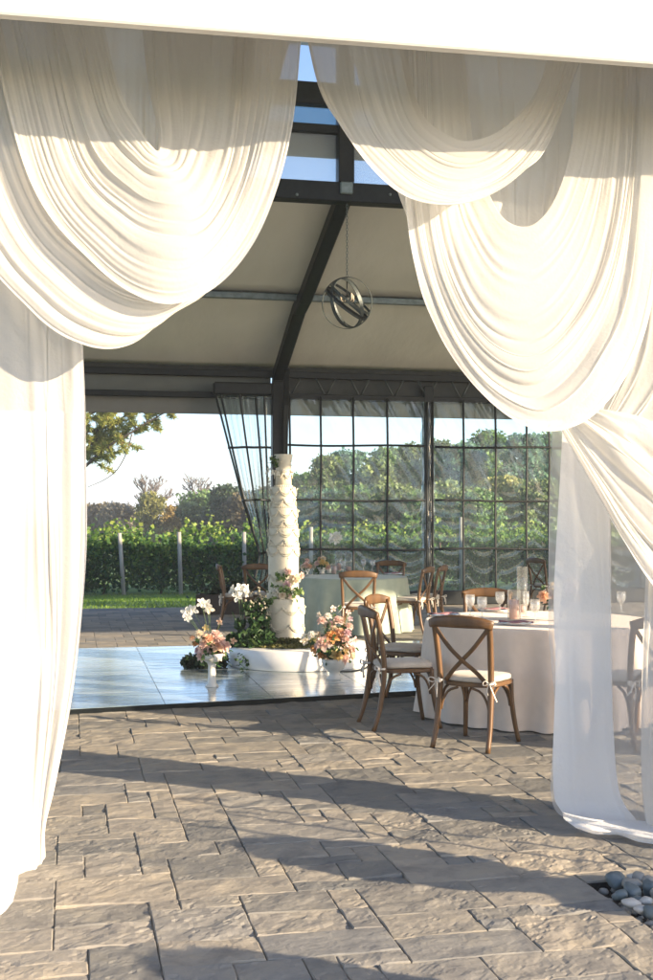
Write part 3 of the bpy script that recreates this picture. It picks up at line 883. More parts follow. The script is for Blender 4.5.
ch0 = None
for (r, d, a, lab) in CH:
    if ch0 is None:
        ch0 = make_chair(lab); ch0.location = W(r, d); ch0.rotation_euler = (0, 0, heading(a))
    else:
        dup(ch0, W(r, d), heading(a), lab)

# ================================================================== TABLES
def table(label, r, d, R):
    t = thing('round_table', label, 'table', W(r, d), 0, 'round banquet tables')
    MB().lathe([(0, .722), (R, .722), (R, .742), (0, .742)], n=64, smooth=False).build('tabletop', M['darkwood'], t)
    for k in range(4):
        a = k * PI / 2 + .6
        mb = MB(); mb.sweep([(R * .55 * math.cos(a), R * .55 * math.sin(a), 0), (R * .5 * math.cos(a), R * .5 * math.sin(a), .72)], .018)
        mb.build('leg', M['grey_steel'], t)
def tablecloth(label, r, d, R, mat, seed, nf, group='floor-length round tablecloths'):
    n, rows = 220, []
    zs = [.7465] * 6 + [.745, .735] + list(np.linspace(.71, .012, 26))
    rs = [.001, R * .3, R * .6, R * .85, R * .97, R * .995, R + .006, R + .012] + [None] * 26
    th = np.linspace(0, 2 * PI, n, endpoint=False)
    v = []
    for i, (z, q) in enumerate(zip(zs, rs)):
        if q is not None: rad = np.full(n, q)
        else:
            k = (.735 - z) / .735
            fold = np.sin(nf * th + 1.2 * vnoise(np.cos(th) * 2, np.sin(th) * 2, k * .6, seed)) 
            fold = np.sign(fold) * np.abs(fold) ** .8
            rad = R + .012 + .045 * k + (.075 * k ** .8) * fold * (.55 + .45 * vnoise(np.cos(th) * 3, np.sin(th) * 3, 0, seed + 2)) + .012 * vnoise(np.cos(th) * 9, np.sin(th) * 9, k * 2, seed + 4) * k
        v.append(np.stack([rad * np.cos(th), rad * np.sin(th), np.full(n, z)], 1))
    v = np.vstack(v)
    ii = np.arange(n * len(zs)).reshape(len(zs), n)
    f = np.stack([ii[:-1], np.roll(ii, -1, 1)[:-1], np.roll(ii, -1, 1)[1:], ii[1:]], -1).reshape(-1, 4)
    o = link('tablecloth', npmesh('tablecloth', v, f[:, ::-1]), M[mat])
    o.location = W(r, d)
    return tag(o, label, 'tablecloth', group)
table('round banquet table under the ivory cloth beside the right drape', *near_c, .90)
tablecloth('ivory floor-length tablecloth on the near round table, dappled with sun', *near_c, .905, 'cloth', 3, 22)
far_c = (.36, 16.6)
table('round banquet table under the sage cloth behind the cake', *far_c, .74)
tablecloth('sage green floor-length tablecloth on the far round table', *far_c, .745, 'sage', 8, 18)

# ---- tableware
TZ0 = .7475
def on(px, py, z=TZ0): return G(px, py, z)
def goblet(name, label, loc, s=1.0, flute=False, group='goblets on the tables'):
    t = thing(name, label, 'glass', loc, 0, group)
    if flute:
        prof = [(.034, 0), (.033, .003), (.006, .008), (.0045, .05), (.006, .085), (.018, .10), (.025, .13), (.026, .17), (.022, .21)]
    else:
        prof = [(.036, 0), (.035, .003), (.008, .009), (.006, .03), (.009, .05), (.007, .068), (.022, .082), (.036, .105), (.040, .135), (.038, .178)]
    inner = [(r - .0025, z) for r, z in reversed(prof[-4:])] + [(0, prof[-4][1] - .004)]
    MB().lathe([(r * s, z * s) for r, z in prof + inner], n=20).build('bowl', M['glass'], t)
    return t
goblets = [
    (470, 616, 'cut glass goblet left of the pair behind the front chair rail'),
    (482, 619, 'cut glass goblet nearest us, just above the front chair rail'),
    (500, 612.5, 'cut glass goblet before the far chair, left of the pink candle'),
    (535, 622, 'stemmed glass at the edge of the sheer drape, right of the pink candle'),
    (621, 612, 'goblet dimly visible through the sheer drape'),
]
for px, py, lab in goblets: goblet('goblet', lab, on(px, py), 1.0)
goblet('champagne_flute', 'tall pink tinted flute right of the pink candle on the ivory table', on(526, 617), 1.0, True, 'champagne flutes')
for px, py, lab in ((363.5, 571, 'left goblet of the pair on the sage table'), (372.5, 571.5, 'right goblet of the pair on the sage table'), (343, 573, 'goblet beside the tall cylinder vases on the sage table'), (310, 573.5, 'goblet at the cake end of the sage table')):
    goblet('goblet', lab, on(px, py), 1.0)

def plate(label, loc, r=.14):
    t = thing('plate', label, 'plate', loc, 0, 'place settings')
    MB().lathe([(0, .002), (r * .62, .002), (r, .014), (r * .99, .018), (r * .62, .007), (0, .007)], n=36).build('dish', M['plate'], t)
    return t
def napkin(label, loc, rz):
    o = MB()
    n = 12; vs, fs = [], []
    for j in range(4):
        for i in range(n):
            x = (i / (n - 1) - .5) * .26; y = (j / 3 - .5) * .075
            vs.append((x, y, .010 + .006 * math.sin(i * .9 + j) + (.006 if j in (1, 2) else 0)))
    for j in range(3):
        for i in range(n - 1): fs.append((j * n + i, j * n + i + 1, (j + 1) * n + i + 1, (j + 1) * n + i))
    o.add(vs, fs, True)
    b = o.build('napkin', M['napkin']); b.location = loc + Vector((0, 0, .006)); b.rotation_euler = (0, 0, rz)
    m = b.modifiers.new('t', 'SOLIDIFY'); m.thickness = .004
    return tag(b, label, 'napkin', 'folded napkins')
for px, py, a, l1, l2 in ((444, 616, .5, 'plate at the left end of the ivory table', 'mauve napkin folded on the leftmost plate of the ivory table'),
                          (516, 624.5, -.1, 'plate at the front edge of the ivory table right of the chair rail', 'mauve napkin lying along the front plate of the ivory table'),
                          (494, 611, .2, 'plate before the far chair of the ivory table', 'mauve napkin on the plate before the far chair'),
                          (393, 574.5, .4, 'plate at the right end of the sage table', 'mauve napkin on the sage table'),
                          (352, 577, 0, 'plate in front of the chair back on the sage table', None),
                          (303, 576, .2, 'plate at the cake end of the sage table', None)):
    q = on(px, py); plate(l1, q)
    if l2: napkin(l2, q + Vector((0, 0, .006)), a - YAW)

def vase(label, loc, r, h, candle=0.0):
    t = thing('cylinder_vase', label, 'vase', loc, 0, 'clear cylinder vases')
    MB().lathe([(0, 0), (r, 0), (r, h), (r - .003, h), (r - .003, .012), (0, .012)], n=24).build('cylinder', M['vaseglass'], t)
    if candle:
        c = MB(); c.lathe([(r * .72, 0), (r * .72, candle), (r * .5, candle + .004), (0, candle - .002)], n=20); c.sweep([(0, 0, candle - .002), (.002, 0, candle + .014)], .0015, n=4)
        o = tag(c.build('pillar_candle', M['candle']), 'pink candle in the ' + label, 'candle', 'pink pillar candles')
        o.location = loc + Vector((0, 0, .013))
vase('squat cylinder vase right of the goblets on the ivory table', on(514, 620.5), .052, .245, .15)
vase('tall narrow cylinder vase behind the squat one on the ivory table', on(522, 613.5), .045, .40, .05)
vase('left tall cylinder vase on the sage table', on(338.5, 571), .055, .30, .10)
vase('right tall cylinder vase on the sage table', on(348.5, 571.5), .055, .29, .06)
vase('short cylinder vase left of the tall ones on the sage table', on(334, 574.5), .045, .16, .11)

# ================================================================== FLOWERS
def petal_mesh(kind, seed):
    R = random.Random(seed); vs, fs = [], []
    def petal(rad, open_, az, z0, w, cup):
        n = 4; b = len(vs)
        for i in range(n + 1):
            t = i / n
            ww = w * math.sin(PI * (.18 + .72 * t)) ** .8
            ang = open_ * t
            rr = .12 * rad + rad * (t * math.sin(open_) * .9 + .1 * t)
            z = z0 + rad * (math.cos(open_) * t * 1.15 - .25 * t * t * math.sin(open_))
            for k in range(-2, 3):
                a = az + k / 2 * ww
                q = rr * (1 - cup * .12 * abs(k)) 
                vs.append((q * math.cos(a), q * math.sin(a), z + cup * .05 * rad * k * k * .5 + R.uniform(-.02, .02) * rad))
        for i in range(n):
            for k in range(4):
                fs.append((b + i * 5 + k, b + i * 5 + k + 1, b + (i + 1) * 5 + k + 1, b + (i + 1) * 5 + k))
    if kind == 'rose':
        for ring_, (cnt, op, rad, w) in enumerate(((3, .12, .55, 1.3), (4, .4, .7, 1.0), (5, .75, .85, .85), (6, 1.1, 1.0, .75), (6, 1.4, 1.05, .72))):
            for k in range(cnt): petal(rad, op + R.uniform(-.1, .1), 2 * PI * (k + .5 * ring_) / cnt + R.uniform(-.15, .15), -.05 * ring_, w, 1)
    else:
        for k in range(5): petal(1.0, 1.15 + R.uniform(-.2, .2), 2 * PI * k / 5 + R.uniform(-.1, .1), 0, .62, .6)
        for k in range(5): petal(.55, .7, 2 * PI * k / 5 + .6, .08, .6, .8)
    return np.array(vs), np.array(fs)
def petalm(name, c1, c2):
    t = NT(name); b = t.n('ShaderNodeBsdfPrincipled', Roughness=.6); tr = t.n('ShaderNodeBsdfTranslucent'); mx = t.n('ShaderNodeMixShader', Fac=.4)
    col = t.ramp(t.noise(t.coords('Object'), 2.0, 3), [(.35, c2), (.65, c1)])
    t.l(col, b.inputs['Base Color']); t.l(col, tr.inputs['Color']); t.l(b.outputs[0], mx.inputs[1]); t.l(tr.outputs[0], mx.inputs[2])
    return t.surf(mx.outputs[0])
PET = {'white': petalm('white_petal', (.88, .86, .80), (.84, .81, .73)), 'blush': petalm('blush_petal', (.85, .67, .60), (.80, .58, .51)),
       'peach': petalm('peach_petal', (.86, .62, .45), (.80, .50, .33)), 'orange': petalm('apricot_petal', (.80, .48, .22), (.72, .37, .14)),
       'yellow': petalm('yellow_petal', (.84, .68, .34), (.78, .57, .24)), 'mauve': petalm('mauve_petal', (.72, .52, .54), (.62, .42, .45)), 'cream': petalm('cream_petal', (.87, .78, .64), (.82, .71, .55))}
FM = {}
for kind in ('rose', 'bloom'):
    for cname in PET:
        v, f = petal_mesh(kind, len(kind) * 3 + len(cname))
        me = npmesh(kind + '_' + cname, v, f); me.materials.append(PET[cname]); FM[kind, cname] = me
def flower(parent, kind, col, pos, r, nrm, rnd):
    o = bpy.data.objects.new('flower', FM[kind, col]); COL.objects.link(o); o.parent = parent
    o.location = pos; o.scale = (r, r, r)
    qn = Vector(nrm).to_track_quat('Z', 'Y'); o.rotation_mode = 'QUATERNION'
    from mathutils import Quaternion
    o.rotation_quaternion = qn @ Quaternion((0, 0, 1), rnd.random() * 6.28)
    return o
def leafset(pts, size, rng, elong=1.6, nrm=None):
    """one pointed leaf per point; returns v, f, tint"""
    n = len(pts); pts = np.asarray(pts, float)
    d = rng.normal(size=(n, 3)); d /= np.linalg.norm(d, axis=1)[:, None]
    e = rng.normal(size=(n, 3)); e -= (e * d).sum(1)[:, None] * d; e /= np.linalg.norm(e, axis=1)[:, None]
    s = (size * rng.uniform(.6, 1.3, n))[:, None]
    a = pts - d * s * elong * .5; b_ = pts + e * s * .5; c = pts + d * s * elong * .5; q = pts - e * s * .5
    v = np.stack([a, b_, c, q], 1).reshape(-1, 3)
    f = np.arange(4 * n).reshape(-1, 4)
    return v, f
def leaves(name, pts, size, mat, rng, parent=None, elong=1.6, tint=None, loc=(0, 0, 0)):
    v, f = leafset(np.asarray(pts) - np.array(list(loc)), size, rng, elong)
    if tint is None: tint = np.clip(rng.normal(.5, .22, len(pts)), 0, 1)
    return link(name, npmesh(name, v, f, False, np.repeat(tint, 4)), M[mat], parent)

def arrangement(label, base, items, leafpts, rnd, rng, group, leafsize=.035):
    """items: (kind, colour, offset, radius); stems run from the urn mouth to every bloom"""
    t = thing('flower_arrangement', label, 'flowers', base, 0, group)
    st = MB()
    for kind, col, off, r in items:
        off = Vector(off); nrm = (off + Vector((0, -.10, .05))).normalized()
        if kind == 'bloom': nrm = Vector((SN * -1 + rnd.gauss(0, .35), -CS, .25 + rnd.gauss(0, .35))).normalized()
        flower(t, kind, col, off, r, nrm, rnd)
        st.sweep(curve([(0, 0, -.05), off * .5 + Vector((0, 0, .02)), off - nrm * r * .1], 6), .0025, n=5)
    st.build('stems', M['stem'], t)
    v, f = leafset(leafpts, leafsize, rng)
    link('foliage', npmesh('foliage', v, f, False, np.repeat(np.clip(rng.normal(.5, .25, len(leafpts)), 0, 1), 4)), M['ivy'], t)
    return t

def urn(label, base, prof):
    o = MB().lathe(prof, n=40).build('pedestal_urn', M['ceramic'])
    o.location = base
    return tag(o, label, 'urn', 'ivory pedestal urns')
rnd = random.Random(4); rng = np.random.default_rng(4)
DZ = .035                                                     # dance floor thickness
def V2(dx, dz, dy=0.0): return Vector((dx * CS + dy * SN, -dx * SN + dy * CS, dz))
# left urn: slim stem, blush roses, white butterfly blooms on long stems
b1 = G(212, 686.5, DZ); s1 = 1200 / 11.0
urn('slim ivory pedestal urn standing on the dance floor left of the cake', b1, [(.062, 0), (.060, .012), (.040, .03), (.034, .10), (.034, .19), (.044, .215), (.075, .235), (.098, .265), (.104, .30), (.098, .302), (.085, .27), (.03, .25), (0, .25)])
def off1(px, py, dy=0.0): return V2((px - 212) / s1, (686.5 - py) / s1 - .29, dy)
it = []
for px, py, c, r in ((200, 634, 'cream', .05), (209, 639, 'peach', .062), (216, 635, 'blush', .06), (205, 648, 'blush', .07), (218, 645, 'peach', .065), (225, 646, 'blush', .065), (211, 651, 'peach', .055), (218, 653.5, 'blush', .07), (199, 651, 'mauve', .05), (202, 656, 'blush', .05), (196, 644, 'orange', .035), (193, 638, 'peach', .032), (207, 643, 'blush', .06), (221, 639, 'blush', .05)):
    it.append(('rose', c, off1(px, py, rnd.uniform(-.09, .05)), r))
for px, py, c, r in ((220.5, 622, 'peach', .036), (233, 642, 'peach', .035), (206, 629, 'yellow', .036), (187, 614, 'white', .06), (193, 611, 'white', .055), (189, 619, 'white', .04), (202, 604, 'white', .05), (207, 606, 'white', .06), (209, 610, 'cream', .05)):
    it.append(('bloom', c, off1(px, py, rnd.uniform(-.05, .05)), r))
arrangement('loose bouquet of blush roses with white butterfly blooms in the slim urn', b1 + Vector((0, 0, .29)), it, [off1(212 + rng.normal(0, 8), 652 + rng.normal(0, 6), rng.normal(0, .07)) for _ in range(160)], rnd, rng, 'urn bouquets beside the cake')
# right urn: wide bowl, tall mound of peach, blush and apricot
b2 = G(334, 679, DZ); s2 = 1200 / 11.62
urn('wide ivory bowl urn standing on the dance floor right of the cake', b2, [(.075, 0), (.072, .014), (.046, .035), (.044, .06), (.070, .085), (.105, .12), (.118, .165), (.120, .195), (.113, .195), (.10, .14), (.04, .10), (0, .10)])
def off2(px, py, dy=0.0): return V2((px - 334) / s2, (679 - py) / s2 - .185, dy)
it = []
cols = ['blush', 'peach', 'orange', 'blush', 'cream', 'peach', 'mauve', 'blush', 'white']
for px, py, c, r in ((318, 636, 'cream', .05), (312, 635, 'white', .05), (322, 621, 'blush', .05), (328, 617, 'white', .045), (338, 622, 'blush', .065), (334, 630, 'cream', .055), (332, 637, 'orange', .075), (340, 632, 'peach', .05), (347, 633, 'mauve', .045), (349, 627, 'blush', .045), (323, 643, 'blush', .085), (330, 645, 'blush', .06), (340, 644, 'blush', .085), (316, 650, 'orange', .065), (322, 655, 'orange', .055), (330, 656, 'peach', .065), (337, 655, 'yellow', .065), (344, 658, 'blush', .06), (350, 651, 'blush', .07), (352, 657, 'cream', .045), (345, 640, 'blush', .05), (327, 627, 'cream', .05), (331, 625, 'mauve', .045), (341, 638, 'peach', .05), (319, 646, 'mauve', .05)):
    it.append(('rose', c, off2(px, py, rnd.uniform(-.10, .06)), r))
for px, py, c, r in ((333, 610, 'blush', .035), (305, 641, 'cream', .05), (304, 636, 'white', .035), (350, 620, 'mauve', .03), (348, 614, 'blush', .03), (320, 616, 'cream', .035), (354, 640, 'blush', .035), (345, 651, 'yellow', .045)):
    it.append(('bloom', c, off2(px, py, rnd.uniform(-.07, .05)), r))
arrangement('full mound of peach, blush and apricot blooms in the wide bowl urn', b2 + Vector((0, 0, .185)), it, [off2(333 + rng.normal(0, 9), 646 + rng.normal(0, 10), rng.normal(0, .08)) for _ in range(200)], rnd, rng, 'urn bouquets beside the cake')

# centrepiece on the near table, partly behind the drape
cp = W(1.86, 9.5, TZ0)
urn('small ivory bowl at the middle of the ivory table', cp, [(.05, 0), (.03, .02), (.03, .05), (.08, .08), (.085, .11), (.07, .10), (0, .07)])
it = []
for k in range(20):
    a = rnd.random() * 6.28; h = rnd.uniform(.03, .2); q = rnd.uniform(.03, .15)
    it.append((rnd.choice(['rose', 'rose', 'bloom']), rnd.choice(['peach', 'orange', 'yellow', 'blush', 'cream', 'mauve']), Vector((q * math.cos(a), q * math.sin(a), h)), rnd.uniform(.03, .055)))
it.append(('bloom', 'yellow', Vector((-.03, -.05, .36)), .04)); it.append(('rose', 'peach', Vector((-.17, -.04, .10)), .055))
arrangement('low peach and yellow centrepiece on the ivory table behind the drape edge', cp + Vector((0, 0, .10)), it, rng.normal(0, .08, (120, 3)) * [1, 1, .7] + [0, 0, .07], rnd, rng, 'table centrepieces')
# far table: small posy and a white orchid on a wire stem
q = on(322, 573.5)
urn('small ivory bowl on the sage table', q, [(.045, 0), (.03, .02), (.06, .06), (.07, .09), (.055, .08), (0, .06)])
it = [('rose', c, V2(dx, dz, dy), r) for c, dx, dz, dy, r in (('yellow', 0, .09, -.05, .055), ('blush', -.07, .07, -.04, .05), ('yellow', .06, .06, -.04, .05), ('cream', .02, .14, 0, .05), ('peach', -.03, .13, .02, .045), ('blush', .09, .02, -.03, .05), ('cream', -.12, .02, 0, .05))]
arrangement('small yellow and blush posy on the sage table', q + Vector((0, 0, .08)), it, rng.normal(0, .06, (70, 3)) + [0, 0, .04], rnd, rng, 'table centrepieces')
q = on(329, 573)
it = [('bloom', 'white', V2(dx, dz, dy), r) for dx, dz, dy, r in ((.06, .43, 0, .075), (.13, .45, .02, .07), (.10, .38, -.03, .065), (.16, .42, 0, .05), (.03, .38, .02, .05))]
urn('bud vase holding the white orchid on the sage table', q, [(.03, 0), (.035, .05), (.014, .09), (.016, .12), (.01, .115), (0, .1)])
arrangement('white orchid on a thin stem rising above the sage table', q + Vector((0, 0, .10)), it, rng.normal(0, .02, (8, 3)), rnd, rng, 'table centrepieces')
q = on(306, 574.5)
urn('tiny ivory bowl next to the cake on the sage table', q, [(.04, 0), (.03, .02), (.055, .06), (.06, .08), (.05, .07), (0, .05)])
it = [('rose', c, V2(dx, dz, dy), r) for c, dx, dz, dy, r in (('blush', 0, .08, -.03, .05), ('cream', -.05, .05, -.02, .045), ('peach', .05, .06, -.03, .045), ('blush', .02, .14, 0, .04))]
arrangement('little blush posy next to the cake on the sage table', q + Vector((0, 0, .06)), it, rng.normal(0, .05, (40, 3)) + [0, 0, .03], rnd, rng, 'table centrepieces')

# ================================================================== DANCE FLOOR, PLINTH, CAKE
def df_mat():
    t = NT('gloss_floor_panel')
    b = t.n('ShaderNodeBsdfPrincipled', Roughness=.16)
    b.inputs['Specular IOR Level'].default_value = 1.0; b.inputs['Coat Weight'].default_value = .6; b.inputs['Coat Roughness'].default_value = .12
    v1 = t.coords('Object', (.8, 3.6, 1)); v2 = t.coords('Object', (.5, 6, 1))
    n1 = t.noise(v1, 1.5, 6, .62)
    t.l(t.ramp(n1, [(.3, (.17, .23, .25)), (.5, (.40, .46, .48)), (.68, (.58, .61, .61))]), b.inputs['Base Color'])  # marbling, with the bluish sky reflection tinted into its streaks
    tc = t.n('ShaderNodeTexCoord'); mp = t.n('ShaderNodeMapping', _vector_type='POINT')
    mp.inputs['Location'].default_value = ((2.5 - (.76 - 3 * .92)) / .92, (12 - 14.32) / 1.84, 0); mp.inputs['Scale'].default_value = (1 / .92, 1 / 1.84, 0)
    fl = t.n('ShaderNodeVectorMath', _operation='FLOOR'); wn = t.n('ShaderNodeTexWhiteNoise', _noise_dimensions='2D')
    t.l(tc.outputs['Object'], mp.inputs['Vector']); t.l(mp.outputs[0], fl.inputs[0]); t.l(fl.outputs[0], wn.inputs['Vector'])
    pc = t.ramp(wn.outputs['Value'], [(0, (.62, .66, .68)), (1, (1.12, 1.1, 1.08))])
    old = b.inputs['Base Color'].links[0].from_socket
    mm = t.n('ShaderNodeMix', _data_type='RGBA', _blend_type='MULTIPLY'); mm.inputs['Factor'].default_value = 1
    t.l(old, mm.inputs['A']); t.l(pc, mm.inputs['B']); t.l(mm.outputs['Result'], b.inputs['Base Color'])
    n2 = t.noise(v2, 2.2, 4)
    mr = t.n('ShaderNodeMapRange'); mr.inputs['From Min'].default_value = .35; mr.inputs['From Max'].default_value = .65; mr.inputs['To Min'].default_value = .06; mr.inputs['To Max'].default_value = .34
    t.l(n2, mr.inputs['Value']); t.l(mr.outputs[0], b.inputs['Roughness'])
    t.l(t.bump(n2, .16, .02), b.inputs['Normal'])
    return t.surf(b.outputs[0])
M['dancefloor'] = df_mat()
dfo = thing('dance_floor', 'glossy pale marbled dance floor laid on the pavers around the cake', 'dance floor', (2.5, 12, 0))
mb = MB()
PW = .92
x0f, ya, yb = .76 - 3 * PW, None, 14.32
def front(x): return 9.80 + (x - .0) * .135
nxp = 10
edges = []
for i in range(nxp):
    xa, xb = x0f + i * PW, x0f + (i + 1) * PW
    ylist = [None] + [yb - k * 1.84 for k in range(0, 3)][::-1]
    for k in range(3):
        yh = yb - k * 1.84; yl = yb - (k + 1) * 1.84
        if k == 2: la, lb = front(xa), front(xb)
        else: la = lb = yl
        if la > yh - .05: continue
        g = .0028
        zt = DZ + .0006 * ((i * 7 + k * 3) % 3)
        pts = [(xa + g, la + g), (xb - g, lb + g), (xb - g, yh - g), (xa + g, yh - g)]
        mb.add([(x - 2.5, y - 12, zt) for x, y in pts] + [(x - 2.5, y - 12, .004) for x, y in pts], [(0, 1, 2, 3), (4, 5, 1, 0), (5, 6, 2, 1), (6, 7, 3, 2), (7, 4, 0, 3)])
mb.build('panels', M['dancefloor'], dfo)
xe = x0f + nxp * PW
tr = MB()
for p, q in (((x0f, front(x0f)), (xe, front(xe))), ((xe, front(xe)), (xe, yb)), ((xe, yb), (x0f, yb)), ((x0f, yb), (x0f, front(x0f)))):
    a, b_ = Vector((p[0] - 2.5, p[1] - 12, 0)), Vector((q[0] - 2.5, q[1] - 12, 0)); e = (b_ - a).normalized(); nn = Vector((e.y, -e.x, 0))
    tr.add([a, b_, b_ + nn * .045, a + nn * .045, a + Vector((0, 0, DZ - .002)), b_ + Vector((0, 0, DZ - .002)), b_ + nn * .045 + Vector((0, 0, .005)), a + nn * .045 + Vector((0, 0, .005))], [(4, 7, 6, 5), (3, 2, 6, 7), (0, 3, 7, 4), (1, 5, 6, 2)])
tr.build('edge_trim', M['steel'], dfo)

PLC = W(-.28, 12.62); PH = .20
pl = thing('plinth', 'low round white plinth carrying the tall cake on the dance floor', 'plinth', (PLC.x, PLC.y, DZ + .002))
MB().lathe([(0, 0), (.752, 0), (.76, .008), (.76, PH - .008), (.752, PH), (0, PH)], n=96).build('drum', M['plinth'], pl)

KS = 12.62 / 1200
ck = W((283.5 - CX) * KS, 12.62); CZ = DZ + .002 + PH + .001
cake = thing('wedding_cake', 'very tall cream tiered wedding cake with piped swags on the white plinth', 'cake', (ck.x, ck.y, CZ))
def zpx(py): return H + (HZ - py) * KS - CZ
tiers = [(646, 598, 20.6), (598, 546, 15.2), (546, 528, 14.8), (528, 508, 13.6), (508, 487, 12.2), (487, 454.5, 8.3)]
z0 = 0.0
for i, (pb, ptop, hw) in enumerate(tiers):
    R_ = hw * KS; zt = zpx(ptop); zb = max(0.0, zpx(pb))
    if i == 0: zb = 0.0
    m = MB()
    lip = .012 if i < 5 else .0
    prof = [(0, zb), (R_ * .985, zb), (R_, zb + .01), (R_ * (1.0 if i != 5 else .95), (zb + zt) / 2), (R_ + (.014 if i == 5 else 0), zt - .01), (R_ - .006 + (.014 if i == 5 else 0), zt), (0, zt)]
    if i == 5: prof = [(0, zb), (R_ * .98, zb), (R_ * .93, zb + .2), (R_ * .90, zb + .24), (R_ * 1.12, zt - .004), (R_ * 1.09, zt), (0, zt - .002)]
    m.lathe(prof, n=64, wob=lambda a, z: 1 + .004 * float(vnoise(math.cos(a) * 4, math.sin(a) * 4, z * 14, 3)))
    tier = m.build('tier', M['icing'], cake)
    # piping: beads at the foot, draped garlands round the side
    m = MB()
    nb = int(2 * PI * R_ / .022)
    for k in range(nb):
        a = 2 * PI * k / nb; m.ball((R_ * math.cos(a), R_ * math.sin(a), zb + .008), .012, 6)
    levels = {0: [.80, .42], 1: [.93, .45], 2: [.86, .30], 3: [.85, .35], 4: [.88, .40], 5: [.46]}[i]
    for lv in levels:
        hz_ = zb + (zt - zb) * lv; ns = 7 if i == 0 else 6
        for k in range(ns):
            a0 = 2 * PI * (k + .35 * (lv < .5)) / ns; w = 2 * PI / ns
            for strand in range(2):
                pts = []
                for s in np.linspace(0, 1, 9):
                    a = a0 + w * s; dz = -(.045 + .022 * strand) * 4 * s * (1 - s)
                    pts.append(((R_ + .008) * math.cos(a), (R_ + .008) * math.sin(a), hz_ + dz))
                m.sweep(pts, .0045, .006, 6)
            c = ((R_ + .010) * math.cos(a0), (R_ + .010) * math.sin(a0), hz_ + .004)
            for b_ in range(4):
                m.ball((c[0] + rnd.uniform(-.012, .012), c[1] + rnd.uniform(-.012, .012), c[2] + rnd.uniform(-.014, .010)), .008, 6)
    # scattered piped shells
    for k in range(int(25 * R_ / .2 * (zt - zb) / .3)):
        a = rnd.random() * 6.28; z = rnd.uniform(zb + .02, zt - .02)
        m.ball((R_ * 1.0 * math.cos(a), R_ * math.sin(a), z), rnd.uniform(.004, .009), 5)
    m.build('piping', M['icing'], tier)
# fresh flowers on the cake
cf = thing('cake_flowers', 'blush and white roses with greenery tucked on the bottom tier of the cake', 'flowers', (ck.x, ck.y, CZ), 0, 'cake flowers')
def cko(px, py, front_): return V2((px - 283.5) * KS, zpx(py), -front_)
lp = []
for px, py, fr, c, k, r in ((289, 571, .17, 'blush', 'rose', .045), (297, 578, .15, 'cream', 'rose', .06), (288, 584, .19, 'mauve', 'rose', .045), (276, 591, .21, 'white', 'rose', .05), (283, 594, .22, 'cream', 'rose', .045), (270, 593, .19, 'white', 'bloom', .05), (290, 594, .2, 'blush', 'bloom', .045), (302, 575, .1, 'blush', 'rose', .04), (293, 590, .2, 'white', 'bloom', .04), (268, 600, .2, 'cream', 'bloom', .035)):
    q = cko(px, py, fr); flower(cf, k, c, q, r, V2(px - 283, 1, -6).normalized(), rnd)
for px, py, s_, n in ((281, 576, 3, 30), (292, 591, 4, 45), (270, 600, 3.5, 45), (277, 588, 5, 30), (297, 590, 3, 25)):
    for _ in range(n):
        lp.append(cko(px + rng.normal(0, s_), py + rng.normal(0, s_ * .7), .19 + rng.normal(0, .03)))
v, f = leafset([list(p) for p in lp], .035, rng)
M['freshleaf'] = leafm('fresh_leaf', [(0, (.06, .12, .03)), (.5, (.14, .24, .06)), (1, (.27, .36, .13))])
link('foliage', npmesh('foliage', v, f, False, np.repeat(np.clip(rng.normal(.5, .25, len(lp)), 0, 1), 4)), M['freshleaf'], cf)
cf2 = thing('cake_flowers', 'small white blooms with dark leaves on the top tier of the cake', 'flowers', (ck.x, ck.y, CZ), 0, 'cake flowers')
for px, py, fr, r in ((272, 459, .09, .035), (270, 470, .09, .04), (274, 473, .1, .04), (279, 474, .11, .03), (285, 472, .09, .03), (267.5, 473, .06, .03)):
    flower(cf2, 'bloom', 'white', cko(px, py, fr), r, V2(px - 283, 1, -6).normalized(), rnd)
lp = [cko(274 + rng.normal(0, 2.2), 462 + rng.normal(0, 3), .10 + rng.normal(0, .02)) for _ in range(45)]
v, f = leafset([list(p) for p in lp], .03, rng)
link('foliage', npmesh('foliage', v, f, False, np.repeat(rng.random(len(lp)), 4)), M['ivy'], cf2)

# moss collar round the cake foot
n = 5200
a = rng.uniform(0, 2 * PI, n); q = .20 + .30 * rng.random(n) ** 1.2
hh = .065 * np.clip(1 - np.abs(q - .27) / .24, 0, 1) * rng.uniform(.2, 1.25, n)
pts = np.stack([ck.x + q * np.cos(a) + .05, ck.y + q * np.sin(a) - .02, CZ + .004 + hh], 1)
keep = np.hypot(pts[:, 0] - PLC.x, pts[:, 1] - PLC.y) < .72
mo = leaves('moss', pts[keep], .026, 'moss', rng)
tag(mo, 'mossy collar of low greenery round the foot of the cake', 'moss', kind='stuff')

# tall greenery beside the cake: clump of dark ivy with seed heads and white roses on top
def clump(name, label, centre, blobs, n, size, mat, rng, cat='greenery'):
    t = thing(name, label, cat, centre)
    P_ = []
    tot = sum(b[4] for b in blobs)
    for (cx_, cy_, cz_, s_, w) in blobs:
        k = int(n * w / tot); d_ = rng.normal(size=(k, 3)); d_ /= np.linalg.norm(d_, axis=1)[:, None]
        P_.append(np.array([cx_, cy_, cz_]) + d_ * (s_ * rng.random((k, 1)) ** .5))
    P_ = np.vstack(P_); P_[:, 2] = np.abs(P_[:, 2] - .01) + .01
    v, f = leafset(P_, size, rng)
    link('foliage', npmesh('foliage', v, f, False, np.repeat(np.clip(rng.normal(.45, .25, len(P_)), 0, 1), 4)), M[mat], t)
    return t
gb = W((250 - CX) * 12.3 / 1200, 12.35); gk = 12.35 / 1200
def go(px, py, dy=0.0): return V2((px - 250) * gk, H + (HZ - py) * gk - (DZ + .002 + PH), dy)
